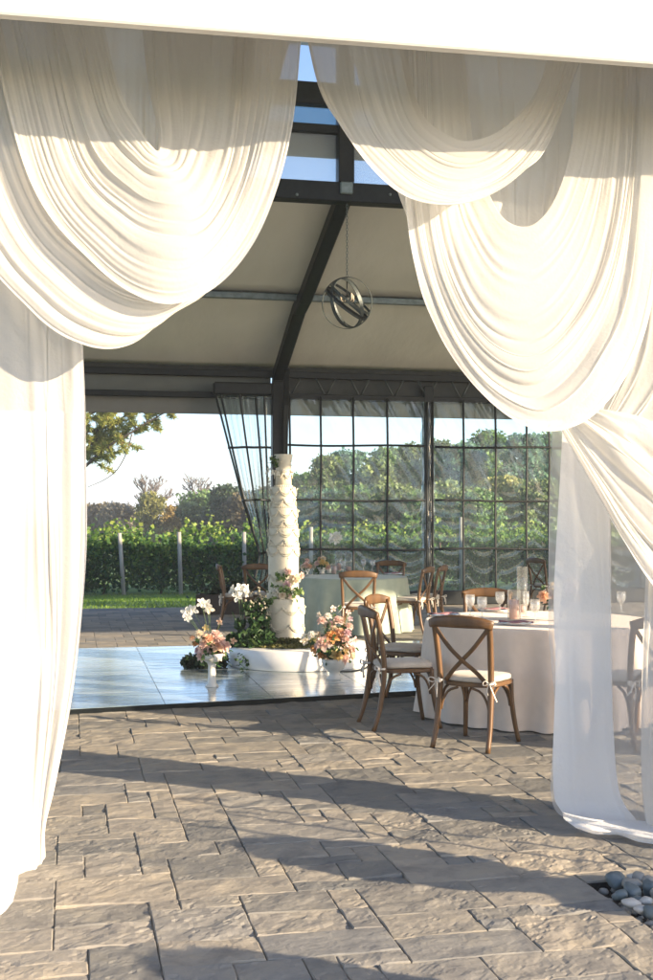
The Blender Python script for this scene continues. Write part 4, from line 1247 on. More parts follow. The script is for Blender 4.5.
t = clump('greenery_arrangement', 'tall dark greenery with seed heads and white roses on the left of the plinth', (gb.x, gb.y, DZ + .003 + PH),
          [(*go(262, 640), .13, 4), (*go(248, 644, -.05), .15, 5), (*go(236, 648), .11, 3), (*go(258, 622), .12, 2.2), (*go(250, 608), .08, 1), (*go(262, 605), .07, .9), (*go(240, 625), .06, .5), (*go(255, 653, -.1), .10, 2.5), (*go(268, 652, -.1), .09, 1.6)], 2300, .045, 'ivy', rng)
for px, py, r in ((233.5, 590, .075), (241, 589, .085), (245, 593, .07), (238, 596, .08), (246, 588, .06)):
    flower(t, 'bloom', 'white', go(px, py, rnd.uniform(-.08, 0)), r * .8, V2(px - 240 + rnd.gauss(0, 2), 2, -5).normalized(), rnd)
st = MB()
for px, py in ((238, 594), (241, 592), (252, 604), (262, 602), (232, 612)):
    st.sweep(curve([go(246, 655), go((px + 246) / 2, 630), go(px, py)], 8), .006, n=5)
st.build('stems', M['stem'], t)
sh_ = MB()
for _ in range(90):
    q = go(rnd.choice([250, 256, 262, 266]) + rnd.gauss(0, 2.5), 606 + rnd.gauss(0, 9), rnd.gauss(-.03, .05)); sh_.ball(q, rnd.uniform(.008, .016), 5)
M['seed'] = pm('seed_head', (.30, .27, .20), (.20, .19, .13), .8)
sh_.build('seed_heads', M['seed'], t)
tl = [go(244 + 2 * math.sin(k * .5), 652 + k * .8, -.28 - .002 * k) for k in range(26)]
tv = MB(); tv.sweep(tl, .003, n=5)
tv.build('trailing_stem', M['stem'], t)
pts_ = [list(p + Vector((rnd.gauss(0, .03), rnd.gauss(0, .015), rnd.gauss(0, .02)))) for p in tl for _ in range(2)]
v, f = leafset(pts_, .03, rng); link('trailing_leaves', npmesh('trailing_leaves', v, f, False, np.repeat(rng.random(len(pts_)), 4)), M['ivy'], t)
fb = G(203, 668, DZ)
clump('foliage_bundle', 'dark leafy bundle lying on the dance floor behind the slim urn', (fb.x, fb.y, DZ), [(*V2(-.12, .05), .10, 1), (*V2(.0, .06), .11, 1.2), (*V2(.14, .07, .05), .12, 1.2)], 900, .045, 'darkleaf', rng)
# power cable from the plinth across the floor
mb = MB(); mb.sweep(curve([G(340, 671.5, DZ + .006), G(352, 671, DZ + .006), G(364, 668.5, DZ + .006), G(372, 664.5, DZ + .006), G(384, 659, DZ + .006)], 20), .006)
tag(mb.build('power_cable', M['steel']), 'thin black cable running over the dance floor from the plinth', 'cable')
# dark planter box at the edge of the patio
pb = thing('planter_box', 'dark wooden planter box with shrubs at the lawn edge left of the cake', 'planter', G(228, 613.5), -YAW)
bx = MB()
for (c, s) in (((0, -.2, .16), (1.0, .03, .32)), ((0, .2, .16), (1.0, .03, .32)), ((-.485, 0, .16), (.03, .37, .32)), ((.485, 0, .16), (.03, .37, .32)), ((0, 0, .25), (.94, .37, .02))): bx.box(c, s, bev=.004)
bx.build('box', M['darkwood'], pb)
P_ = rng.normal(0, 1, (900, 3)) * [.22, .09, .09] + [.1, 0, .36]; P_[:, 2] = np.clip(P_[:, 2], .27, .7)
v, f = leafset(P_, .06, rng); link('foliage', npmesh('foliage', v, f, False, np.repeat(rng.random(len(P_)), 4)), M['darkleaf'], pb)
# ================================================================== DRAPES
def cmr(stack, s):
    """Catmull-Rom across guides: stack (k,n,3), s (m,n) in 0..1 -> (m,n,3)"""
    k = stack.shape[0]
    p = np.concatenate([[2 * stack[0] - stack[1]], stack, [2 * stack[-1] - stack[-2]]])
    q = np.clip(s, 0, 1) * (k - 1)
    i = np.minimum(np.floor(q).astype(int), k - 2); t = (q - i)[..., None]
    cols = np.arange(stack.shape[1])[None, :].repeat(s.shape[0], 0)
    p0, p1, p2, p3 = p[i, cols], p[i + 1, cols], p[i + 2, cols], p[i + 3, cols]
    return .5 * (2 * p1 + (p2 - p0) * t + (2 * p0 - 5 * p1 + 4 * p2 - p3) * t ** 2 + (3 * p1 - p0 - 3 * p2 + p3) * t ** 3)

DR = 'sheer white drapes at the entrance'
def drape_(name, label, guides, folds, amp, seed, mat, nu=150, nv=240, shift=.32, bulge=0.0, hem=(), ends=(1, 1), wander=.5, group=DR, flat=None):
    """a length of voile lofted through guide curves (photo px, py, distance y); folds run along the guides"""
    S = np.stack([cr([(tuple(q) if isinstance(q, Vector) else tuple(P(*q))) for q in g], nu) for g in guides])
    u = np.linspace(0, 1, nu)[None, :]; v = np.linspace(0, 1, nv)[:, None]
    w1 = vnoise(u * 2.2 + 0 * v, v * folds * .45, 0, seed); w2 = vnoise(u * 3.5, v * folds * .3, 5, seed + 3)
    den = 1 + .55 * vnoise(v * 5 + 0 * u, u * .6, 2, seed + 8)
    ph = 2 * PI * folds * (v + .42 / folds * vnoise(v * folds * .5 + 0 * u, u * .7, 8, seed + 31)) + wander * 3.2 * w1 + 1.6 * w2
    a1 = (.55 + .45 * vnoise(u * 1.5, v * folds * .5, 9, seed + 5)) * den
    sl_ = v + shift / folds * (.45 * np.sin(ph) * a1 + .9 * vnoise(v * folds * .9 + w1, u * 1.3, 11, seed + 51)) / (2 * PI) * 3.0
    Q = cmr(S, sl_ + 0 * u)
    e = 1 - (1 - .35) * (np.exp(-u / .10) * ends[0] + np.exp(-(1 - u) / .10) * ends[1])
    rim = np.clip(np.minimum(v, 1 - v) / .04, 0, 1) ** .5
    fl = np.ones_like(v) if flat is None else np.interp(v, [f_[0] for f_ in flat], [f_[1] for f_ in flat])
    msk = np.clip(.5 + 1.6 * vnoise(u * 1.8, v * 4 + 0 * u, 6, seed + 21), 0, 1)
    n1 = vnoise(v * folds * 1.15 + 1.3 * w1, u * 2.4 + 3, 4, seed + 41); n2 = vnoise(v * folds * 2.6 + 1.6 * w1, u * 3.0, 7, seed + 43); n3 = vnoise(v * folds * .5 + .5 * w2, u * 1.8, 1, seed + 47)
    prof = 1.15 * n1 + .5 * msk * (1 - 2.4 * np.abs(n2)) + 1.3 * n3 + .12 * np.cos(ph)
    fine = vnoise(u * 5, v * folds * 3.2, 3, seed + 13)
    Q[..., 1] += -amp * e * rim * fl * (a1 * prof + .22 * fine)
    if bulge: Q[..., 1] -= bulge * np.sin(PI * u) * np.sin(PI * np.clip(v, 0, 1))
    Q[..., 2] = np.maximum(Q[..., 2], .004 + .002 * (np.arange(nv)[:, None] % 3))
    ii = np.arange(nu * nv).reshape(nv, nu)
    f = np.stack([ii[:-1, :-1], ii[:-1, 1:], ii[1:, 1:], ii[1:, :-1]], -1).reshape(-1, 4)
    c = Q.reshape(-1, 3).mean(0); c[2] = Q[..., 2].min()
    t = thing(name, label, 'drape', tuple(c), 0, group)
    link('voile', npmesh('voile', Q.reshape(-1, 3) - c, f), M[mat], t)
    for (va, vb) in hem:
        ja, jb = int(va * (nv - 1)), int(vb * (nv - 1))
        R_ = Q[ja:jb + 1].copy(); R_[..., 1] -= .004
        k = R_.shape[0]; ii = np.arange(k * nu).reshape(k, nu)
        f = np.stack([ii[:-1, :-1], ii[:-1, 1:], ii[1:, 1:], ii[1:, :-1]], -1).reshape(-1, 4)
        link('hem', npmesh('hem', R_.reshape(-1, 3) - c, f), M['voile_thin'], t)
    return t
def hy(px): return 19 + 48 * px / 653                         # underside of the beam in the photograph
def T_(px, Y, up=40): return (px, hy(px) - up, Y)

# --- left side
drape_('swag', 'upper sheer white swag on the left, its hem sweeping up to the parting', [
    [T_(96, 5.40), (118, 84, 5.37), (140, 128, 5.33), (152, 146, 5.31), (158, 149, 5.33), (156, 128, 5.42), (146, 80, 5.46), T_(138, 5.47)],
    [T_(72, 5.39), (102, 112, 5.34), (138, 162, 5.25), (164, 174, 5.22), (184, 168, 5.26), (196, 130, 5.38), (200, 80, 5.43), T_(202, 5.44)],
    [T_(40, 5.38), (80, 146, 5.3), (130, 206, 5.2), (172, 222, 5.15), (206, 214, 5.18), (230, 164, 5.28), (240, 98, 5.36), T_(246, 5.39)],
    [T_(10, 5.36), (55, 165, 5.28), (112, 240, 5.18), (160, 266, 5.12), (202, 259, 5.14), (242, 204, 5.2), (268, 112, 5.28), T_(276, 5.32)],
    [T_(-22, 5.34), (28, 175, 5.27), (92, 262, 5.17), (150, 301, 5.12), (196, 298, 5.14), (236, 268, 5.18), (268, 214, 5.21), (292, 128, 5.26), T_(304, 5.28)],
], 15, .019, 3, 'sheer', hem=((.975, 1),), shift=.42)
drape_('swag', 'lower deeper sheer white swag on the left hanging over the side panel', [
    [T_(-10, 5.42), (40, 170, 5.36), (96, 240, 5.3), (150, 272, 5.26), (196, 262, 5.28), (224, 200, 5.34), T_(236, 5.42)],
    [T_(-45, 5.42), (18, 190, 5.34), (78, 268, 5.26), (140, 302, 5.22), (196, 286, 5.26), (232, 210, 5.34), T_(245, 5.42)],
    [T_(-80, 5.42), (-8, 205, 5.32), (56, 292, 5.22), (122, 326, 5.18), (176, 312, 5.24), (226, 250, 5.33), T_(252, 5.42)],
    [T_(-120, 5.42), (-40, 215, 5.3), (30, 310, 5.2), (84, 345, 5.15), (132, 344, 5.18), (176, 305, 5.26), (232, 240, 5.35), T_(258, 5.42)],
], 10, .015, 17, 'sheer', hem=((.97, 1),), shift=.42)
drape_('curtain', 'straight pleated sheer panel hanging behind the left swags', [
    [T_(40, 5.52), (66, 120, 5.52), (96, 250, 5.5)], [T_(130, 5.52), (134, 120, 5.52), (136, 262, 5.5)],
    [T_(176, 5.52), (168, 130, 5.52), (166, 268, 5.5)], [T_(225, 5.5), (205, 130, 5.5), (190, 264, 5.48)],
    [T_(300, 5.5), (264, 130, 5.5), (215, 245, 5.48)]], 15, .026, 23, 'sheer_back', nu=60, ends=(0, 0), shift=.6)
g0 = lambda px, py: G(px, py, .006)
drape_('curtain', 'long white side drape on the left falling from under the swags to the pavers', [
    [T_(-150, 5.3), (-150, 350, 5.3), (-140, 700, 5.15), g0(-120, 905)],
    [T_(-80, 5.34), (-80, 350, 5.3), (-75, 700, 5.2), g0(-60, 895)],
    [T_(-30, 5.36), (-24, 350, 5.36), (-22, 600, 5.3), (-20, 780, 5.25), g0(-12, 884)],
    [T_(10, 5.4), (26, 350, 5.4), (28, 600, 5.4), (22, 780, 5.42), g0(18, 876)],
    [T_(44, 5.44), (58, 350, 5.44), (62, 480, 5.45), (58, 640, 5.48), (42, 790, 5.52), g0(36, 868)],
    [T_(64, 5.46), (83, 345, 5.46), (86, 450, 5.47), (87, 560, 5.5), (76, 680, 5.53), (57, 780, 5.58), (46, 826, 5.62), g0(46, 856)],
], 9, .036, 31, 'sheer', nu=150, nv=200, hem=((.975, 1),), ends=(0, 0), shift=.4, wander=.3)
drape_('curtain', 'thin trailing flap of the left side drape lying toward us on the pavers', [
    [(-60, 500, 5.1), (-55, 760, 5.0), g0(-60, 935)], [(-25, 500, 5.15), (-18, 780, 5.05), g0(-16, 922)], [(0, 500, 5.22), (4, 790, 5.12), g0(4, 914)], [(16, 500, 5.3), (19, 790, 5.25), (19, 870, 5.15), g0(13, 902)]],
    3, .025, 37, 'voile_thin', nu=90, nv=90, ends=(0, 0))

# --- right side
drape_('swag', 'upper sheer white swag on the right, high and shallow under the beam', [
    [T_(398, 5.42), (418, 104, 5.36), (446, 134, 5.3), (474, 140, 5.27), (508, 124, 5.28), (538, 86, 5.33), T_(556, 5.4)],
    [T_(372, 5.4), (396, 112, 5.33), (430, 152, 5.25), (468, 164, 5.21), (508, 146, 5.23), (544, 98, 5.31), T_(566, 5.4)],
    [T_(350, 5.38), (378, 118, 5.3), (418, 168, 5.21), (462, 184, 5.16), (508, 166, 5.19), (548, 112, 5.28), T_(576, 5.38)],
    [T_(334, 5.36), (356, 118, 5.29), (396, 170, 5.2), (430, 192, 5.14), (464, 196, 5.12), (510, 178, 5.16), (552, 126, 5.26), T_(586, 5.36)],
    [T_(300, 5.34), (318, 85, 5.3), (340, 125, 5.26), (370, 166, 5.2), (400, 193, 5.14), (430, 204, 5.11), (462, 204, 5.1), (494, 193, 5.13), (524, 171, 5.18), (550, 140, 5.24), T_(594, 5.34)],
], 11, .014, 51, 'sheer', hem=((.97, 1),), shift=.42, nv=220)
drape_('curtain', 'straight pleated sheer panel hanging behind the right swags', [
    [T_(336, 5.55), (376, 130, 5.55), (414, 236, 5.55)], [T_(430, 5.55), (440, 130, 5.55), (446, 280, 5.55)], [T_(480, 5.55), (484, 130, 5.55), (488, 300, 5.55)],
    [T_(530, 5.55), (530, 130, 5.55), (530, 310, 5.55)], [T_(590, 5.55), (578, 130, 5.55), (566, 300, 5.55)], [T_(630, 5.55), (622, 150, 5.55), (610, 280, 5.55)]],
    16, .026, 57, 'sheer_back', nu=60, ends=(0, 0), shift=.6)
drape_('swag', 'lower deep sheer white swag on the right hanging over the plastic wall', [
    [T_(462, 5.46), (474, 150, 5.42), (490, 196, 5.37), (508, 222, 5.33), (534, 224, 5.32), (558, 192, 5.35), (574, 130, 5.39), T_(584, 5.43)],
    [T_(445, 5.46), (457, 180, 5.4), (477, 244, 5.33), (504, 276, 5.28), (540, 274, 5.28), (575, 226, 5.33), (596, 145, 5.38), T_(606, 5.42)],
    [T_(428, 5.45), (438, 200, 5.38), (464, 292, 5.28), (502, 334, 5.22), (548, 330, 5.22), (594, 262, 5.3), (616, 160, 5.36), T_(624, 5.42)],
    [T_(416, 5.44), (424, 205, 5.36), (450, 308, 5.26), (500, 372, 5.18), (550, 374, 5.18), (604, 300, 5.27), (630, 180, 5.35), T_(634, 5.42)],
    [T_(404, 5.42), (412, 200, 5.35), (434, 298, 5.26), (470, 368, 5.18), (510, 404, 5.14), (552, 412, 5.13), (596, 368, 5.18), (632, 270, 5.28), T_(644, 5.4)],
    [T_(396, 5.4), (405, 198, 5.34), (418, 280, 5.28), (434, 324, 5.24), (454, 360, 5.2), (482, 394, 5.15), (512, 419, 5.12), (542, 431, 5.1), (570, 428, 5.1), (598, 411, 5.13), (628, 372, 5.18), (650, 310, 5.24), (664, 200, 5.32), T_(668, 5.38)],
], 12, .015, 61, 'sheer', hem=((.965, 1),), shift=.42, nv=260, flat=((0, 1), (.78, 1), (.86, .25), (1, .2)))
drape_('curtain', 'sunlit gathered drape falling down the right edge beside the lower right swag', [
    [T_(606, 5.5), (610, 200, 5.5), (604, 330, 5.48), (586, 425, 5.46)], [T_(640, 5.46), (640, 200, 5.46), (632, 340, 5.44), (598, 430, 5.42)],
    [T_(672, 5.42), (672, 220, 5.42), (662, 360, 5.4), (610, 446, 5.4)], [T_(710, 5.4), (712, 240, 5.4), (700, 420, 5.4), (630, 500, 5.4)],
    [T_(750, 5.4), (760, 260, 5.4), (750, 480, 5.4), (680, 590, 5.4)]], 9, .026, 67, 'sheer', nu=90, nv=200, ends=(0, 1), shift=.5)
drape_('swag', 'white drape tail pulled diagonally down to the right above the sheer panel', [
    [(576, 405, 5.36), (610, 410, 5.3), (650, 420, 5.28), (720, 450, 5.3), (800, 500, 5.3)],
    [(570, 414, 5.36), (608, 444, 5.29), (650, 474, 5.26), (720, 530, 5.28), (800, 590, 5.3)],
    [(564, 420, 5.36), (600, 472, 5.29), (646, 530, 5.26), (720, 600, 5.28), (800, 660, 5.3)],
    [(558, 426, 5.36), (574, 455, 5.33), (596, 495, 5.3), (622, 540, 5.28), (660, 594, 5.27), (720, 650, 5.28), (800, 710, 5.3)]], 8, .024, 71, 'sheer', hem=((.95, 1),), ends=(1, 0), nv=150, shift=.45)
gl = [
    [(560, 424, 5.5), (555, 520, 5.55), (551, 620, 5.62), (550, 720, 5.7), (550, 790, 5.76), (556, 808, 5.76), g0(570, 823)],
    [(576, 424, 5.5), (575, 520, 5.55), (574, 620, 5.62), (574, 720, 5.7), (575, 790, 5.74), (580, 810, 5.72), g0(588, 828)],
    [(596, 424, 5.5), (596, 520, 5.55), (597, 620, 5.62), (598, 720, 5.68), (602, 790, 5.68), (610, 815, 5.62), g0(618, 830)],
    [(612, 424, 5.5), (612, 520, 5.55), (612, 640, 5.62), (612, 720, 5.66), (618, 790, 5.64), (634, 818, 5.56), g0(650, 836)]]
drape_('curtain', 'flat double layered bluish white sheer panel falling to the pavers on the right', gl, 2, .012, 77, 'voile_two', nu=130, nv=90, hem=((.97, 1),), ends=(0, 0), wander=.2)
gl = [
    [(552, 428, 5.6), (549, 520, 5.64), (548, 620, 5.7), (548, 720, 5.78), (549, 800, 5.82), g0(566, 822)],
    [(600, 428, 5.6), (600, 600, 5.68), (604, 780, 5.72), g0(616, 827)],
    [(640, 428, 5.58), (642, 600, 5.62), (646, 780, 5.64), g0(652, 833)],
    [(690, 428, 5.55), (692, 600, 5.55), (696, 790, 5.5), g0(700, 842)],
    [(750, 428, 5.5), (750, 600, 5.5), (750, 790, 5.45), g0(752, 848)]]
drape_('curtain', 'single gauzy layer behind the right panel through which a chair shows', gl, 4, .018, 83, 'voile_thin', nu=110, nv=120, ends=(0, 0), wander=.3)
drape_('curtain', 'gathered white drape against the post at the right edge reaching the pavers', [
    [(646, 560, 5.34), (643, 650, 5.38), (641, 750, 5.42), (644, 810, 5.42), g0(650, 838)],
    [(672, 560, 5.3), (670, 700, 5.34), g0(676, 845)], [(700, 560, 5.26), (700, 700, 5.3), g0(704, 850)], [(740, 560, 5.26), (740, 700, 5.26), g0(742, 852)]],
    6, .025, 89, 'sheer', nu=100, nv=100, ends=(0, 0))
# the puddled hem on the floor
drape_('curtain', 'puddled white hem of the sheer drapes bunched on the pavers at lower right', [
    [G(562, 812, .10), G(578, 816, .09), G(602, 820, .08), G(630, 820, .07), G(652, 822, .07), G(690, 828, .06)],
    [G(564, 818, .07), G(584, 823, .065), G(608, 827, .06), G(632, 828, .06), G(654, 830, .06), G(692, 838, .05)],
    [G(570, 824, .045), G(590, 829, .05), G(614, 832, .04), G(634, 835, .045), G(656, 838, .04), G(692, 846, .04)],
    [G(576, 828, .008), G(594, 834, .008), G(618, 835, .008), G(636, 841, .008), G(658, 845, .008), G(692, 854, .01)]], 5, .045, 93, 'voile_two', nu=160, nv=70, wander=1.2, shift=.5, ends=(0, 0))
# bunched drapes on the posts along to the right (unseen; the broad and narrow ones added to shade floor and table)
for lab, x, y, r0, r1, zt, fl_ in (('gathered white drape tied to the portico post just outside the right edge', 3.66, 5.02, .30, .13, 2.0, .8),
                          ('broad white drape added in the next bay beyond the right edge for table shade', 6.45, 5.45, .36, .14, 2.5, .4),
                          ('narrow gathered white drape added for a shade strip further along beyond the right edge', 7.35, 5.45, .15, .12, 2.5, .8),
                          ('gathered white drape on a marquee post far beyond the right edge', 14.3, 5.45, .50, .42, 2.4, .7)):
    n0, n1 = 90, 60
    th = np.linspace(0, 2 * PI, n0, endpoint=False); zz = np.linspace(.01, 3.8, n1)
    Tg, Zg = np.meshgrid(th, zz)
    k = np.clip((Zg - zt + .4) / .5, 0, 1); k = k * k * (3 - 2 * k)
    Rr = (r0 + (r1 - r0) * k) * (1 + .10 * np.sin(11 * Tg + 2 * vnoise(Tg, Zg, 0, 5)))
    vv = np.stack([Rr * np.cos(Tg), fl_ * Rr * np.sin(Tg), Zg], -1).reshape(-1, 3)
    ii = np.arange(n0 * n1).reshape(n1, n0)
    fq = np.stack([ii[:-1], np.roll(ii, -1, 1)[:-1], np.roll(ii, -1, 1)[1:], ii[1:]], -1).reshape(-1, 4)
    o = link('curtain', npmesh('curtain', vv, fq), M['voile_full']); o.location = (x, y, 0)
    tag(o, lab, 'drape', DR)
# ================================================================== VEGETATION
rng = np.random.default_rng(21)
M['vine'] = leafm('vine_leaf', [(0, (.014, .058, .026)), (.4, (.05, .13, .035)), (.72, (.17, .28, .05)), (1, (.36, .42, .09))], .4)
def vine_row(label, y, x0, x1, n, h, size, seed):
    g = np.random.default_rng(seed)
    x = g.uniform(x0, x1, n); k = g.random(n)
    top = h * (.88 + .16 * vnoise(x * .8, 0, 0, seed) + .10 * vnoise(x * 3.1, 0, 0, seed + 1))
    z = top * (k ** .75); th = .34 + .10 * vnoise(x * .7, z * 1.2, 0, seed + 2) 
    side = g.random(n)
    yy = y + th * np.where(side < .62, -1, np.where(side < .85, 1, g.uniform(-1, 1, n))) * np.sqrt(np.clip(1 - (z / h - .5) ** 2 * 2.2, .2, 1)) + g.normal(0, .07, n)
    z = z + np.where(k > .93, g.random(n) ** 3 * .35, 0)
    gap = vnoise(x * 1.2, z * 1.5, 0, seed + 4) + .55 * vnoise(x * 4, z * 4, 0, seed + 6)
    keep = (gap > -.62) | (z > h * .8)
    zb = gz(x, yy)
    p = np.stack([x, yy, zb + .08 + z], 1)[keep]
    tint = np.clip(.20 + .55 * (z / h) ** 2.5 + g.normal(0, .16, n) + .12 * vnoise(x * 1.5, z * 2, 0, 3), 0, 1)[keep]  # leaves tinted paler towards the top, sunlight put into the colour
    c = ((x0 + x1) / 2, y, float(gz((x0 + x1) / 2, y)))
    t = thing('vine_row', label, 'vines', c, 0, 'rows of grapevines')
    v, f = leafset(p - np.array(c), size, g, 1.15)
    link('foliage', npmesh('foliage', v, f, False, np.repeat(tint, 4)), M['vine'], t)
    mb = MB()
    for xx_ in np.arange(x0 + .5, x1, 1.6):
        zt = float(gz(xx_, y))
        mb.sweep(curve([(xx_ - c[0], 0, zt - c[2] - .05), (xx_ - c[0] + .05, .03, zt - c[2] + .5), (xx_ - c[0] - .03, 0, zt - c[2] + h * .8)], 6), .035, n=5)
    mb.build('vine_stems', M['bark'], t)
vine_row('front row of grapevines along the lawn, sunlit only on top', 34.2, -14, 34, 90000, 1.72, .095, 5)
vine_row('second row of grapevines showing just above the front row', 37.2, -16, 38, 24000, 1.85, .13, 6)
def vpost(label, px, pyt, pyb, lean):
    Y = 33.75; b = P(px, pyb, Y); b.z = float(gz(b.x, Y)) - .02; tp = P(px - lean, pyt, Y)
    t = thing('vineyard_post', label, 'post', b, 0, 'pale posts along the vine row')
    mb = MB(); mb.sweep([(0, 0, 0), (tp - b) * .5, tp - b], .06, n=8); o = mb.build('shaft', M['postwood'], t)
vpost('pale leaning vineyard post nearest the left drape', 124, 533, 585, 4.5)
vpost('pale upright vineyard post midway along the open side', 181, 532, 588, 2)
vpost('pale vineyard post seen behind the gathered plastic curtain', 245, 532, 588, 1)
vpost('pale vineyard post seen through the plastic wall right of the cake', 311, 527, 586, 0)
vpost('pale vineyard post seen through the right hand plastic bay', 461, 517, 586, 0)

def tree_leaf(name, a, b_, c): M[name] = leafm(name, [(0, a), (.5, b_), (1, c)], .35)
tree_leaf('leaf_green', (.06, .125, .038), (.13, .23, .06), (.25, .35, .11))
tree_leaf('leaf_dark', (0.026, 0.056, 0.028), (0.061, 0.105, 0.045), (0.131, 0.175, 0.079))
tree_leaf('leaf_olive', (.09, .13, .045), (.165, .22, .075), (.27, .32, .12))
tree_leaf('leaf_yellow', (.14, .15, .045), (.25, .25, .07), (.37, .35, .12))
tree_leaf('leaf_gold', (.19, .14, .05), (.32, .23, .07), (.44, .33, .12))
tree_leaf('leaf_rust', (.12, .105, .06), (.20, .165, .09), (.29, .24, .13))
tree_leaf('leaf_grey', (.13, .125, .085), (.21, .19, .13), (.30, .27, .19))
tree_leaf('leaf_teal', (.045, .11, .07), (.09, .19, .115), (.18, .29, .16))
def limbs(mb, base, top, r, rn, n=9, spread=.55):
    mb.sweep(curve([base, base + (top - base) * .35 + Vector((rn.uniform(-.1, .1), rn.uniform(-.1, .1), 0)), top], 7), [r * (1 - .8 * k / 6) for k in range(7)], n=6)
    L = (top - base).length
    for k in range(n):
        s = rn.uniform(.25, .9); a = rn.random() * 6.28; q = base + (top - base) * s
        e = q + Vector((math.cos(a), math.sin(a), rn.uniform(.5, 1.1))) * L * spread * (1.05 - s) * .8
        mb.sweep(curve([q, (q + e) / 2 + Vector((0, 0, -.03 * L)), e], 5), [r * .4 * (1 - .8 * j / 4) for j in range(5)], n=4)
def tree(name, label, px, pyt, d, wpx, mat, n, seed, leaf=.22, conic=0.0, low=.12, group='trees beyond the vineyard', density=1.0):
    g = np.random.default_rng(seed); rn = random.Random(seed)
    b = D(px, HZ, d); b.z = float(gz(b.x, b.y)) - .1
    hgt = D(px, pyt, d).z - b.z; w = wpx / F * d
    t = thing(name, label, 'tree', b, rn.random() * .1, group)
    mb = MB(); limbs(mb, Vector((0, 0, 0)), Vector((rn.uniform(-.2, .2), 0, hgt * .88)), .02 * hgt + .05, rn)
    mb.build('trunk', M['bark'], t)
    nb = int(46 * density); cs, rs = [], []
    for k in range(nb):
        s = low + (1 - low) * g.random() ** .8
        env = min(1, (s / .3) ** .5) * (1 - max(0, (s - .35) / .68) ** 2.2) ** .5 * (1 - conic * s)
        a = g.random() * 6.28; q = env * w / 2 * math.sqrt(g.random()) * .95
        r = (.13 + .13 * g.random()) * w * (.6 + .4 * env)
        cs.append((q * math.cos(a), q * math.sin(a), min(s * hgt, hgt - r * .85))); rs.append(r)
    cs.append((0, 0, hgt - .12 * w)); rs.append(.12 * w)
    cs, rs = np.array(cs), np.array(rs)
    wt = rs ** 2 / (rs ** 2).sum(); ch = g.choice(len(cs), n, p=wt)
    dr = g.normal(size=(n, 3)); dr /= np.linalg.norm(dr, axis=1)[:, None]
    rad = rs[ch][:, None] * (g.random((n, 1)) ** .45) * (1 + .16 * g.normal(size=(n, 1)) + .3 * vnoise(dr[:, :1] * 3 + ch[:, None], dr[:, 1:2] * 3, dr[:, 2:] * 3, seed))
    p = cs[ch] + dr * rad * [1, 1, .85]
    p[:, 2] = np.maximum(p[:, 2], .1)
    tone = g.normal(0, .16, len(cs))
    tint = np.clip(.48 + tone[ch] + g.normal(0, .18, n), 0, 1)
    v, f = leafset(p, leaf, g, 1.3)
    link('crown', npmesh('crown', v, f, False, np.repeat(tint, 4)), M[mat], t)
def bare(label, px, pyt, d, wpx, seed):
    rn = random.Random(seed); b = D(px, HZ, d); b.z = float(gz(b.x, b.y)) - .1
    hgt = D(px, pyt, d).z - b.z; w = wpx / F * d
    t = thing('bare_tree', label, 'tree', b, 0, 'trees beyond the vineyard')
    mb = MB(); mb.sweep(curve([(0, 0, 0), (.05, 0, hgt * .45), (0, 0, hgt * .88)], 6), [.16 - .02 * k for k in range(6)], n=6); mb.build('trunk', M['greybark'], t)
    tw = MB()
    def br(p, dr, L, r, lv):
        e = p + dr * L; m = (p + e) / 2 + Vector((rn.gauss(0, .06), rn.gauss(0, .06), .05)) * L
        tw.sweep([p, m, e], [r, r * .8, r * .55], n=4, cap=False)
        if lv:
            for _ in range(3):
                nd = (dr + Vector((rn.gauss(0, .5), rn.gauss(0, .5), rn.uniform(-.05, .45)))).normalized(); br(p + (e - p) * rn.uniform(.5, 1), nd, L * .68, max(.028, r * .65), lv - 1)
    for k in range(14):
        a = rn.random() * 6.28; br(Vector((0, 0, hgt * rn.uniform(.42, .86))), Vector((math.cos(a) * .8, math.sin(a) * .8, rn.uniform(.5, 1.2))).normalized(), w * .28, .07, 3)
    tw.build('branches', M['greybark'], t)

Q = 'trees beyond the vineyard'
bare('bare grey tree with fine twigs rising over the open side tree line', 152, 481, 95, 58, 4)
bare('smaller bare grey tree right of the taller bare one', 197, 486, 100, 46, 9)
tree('autumn_tree', 'dull rusty tree at the left end beside the left drape', 96, 504, 100, 45, 'leaf_rust', 7220, 31, 0.22)
tree('autumn_tree', 'grey brown tree right of the dull rusty one', 122, 503, 98, 48, 'leaf_grey', 7220, 32, 0.22)
tree('yellow_tree', 'yellow green pointed tree in front of the bare grey tree', 153, 492, 84, 45, 'leaf_yellow', 7980, 33, 0.17, .35)
tree('golden_shrub', 'small golden tree between the yellow green one and the tan ones', 170, 506, 82, 24, 'leaf_gold', 3800, 34, 0.16, .3)
tree('olive_tree', 'tan olive tree in the middle of the open side tree line', 190, 502, 86, 45, 'leaf_olive', 7980, 35, 0.19)
tree('green_tree', 'green rounded tree behind the tan olive one', 206, 491, 98, 56, 'leaf_green', 8550, 36, 0.22)
tree('dark_tree', 'dark green tree left of the gathered plastic curtain', 226, 484, 84, 45, 'leaf_dark', 8740, 37, 0.19)
tree('autumn_tree', 'red brown tree behind the gathered plastic curtain', 244, 491, 80, 45, 'leaf_rust', 8170, 38, 0.19)
tree('autumn_tree', 'grey brown tree behind the top of the cake', 284, 484, 90, 81, 'leaf_grey', 9500, 39, 0.22)
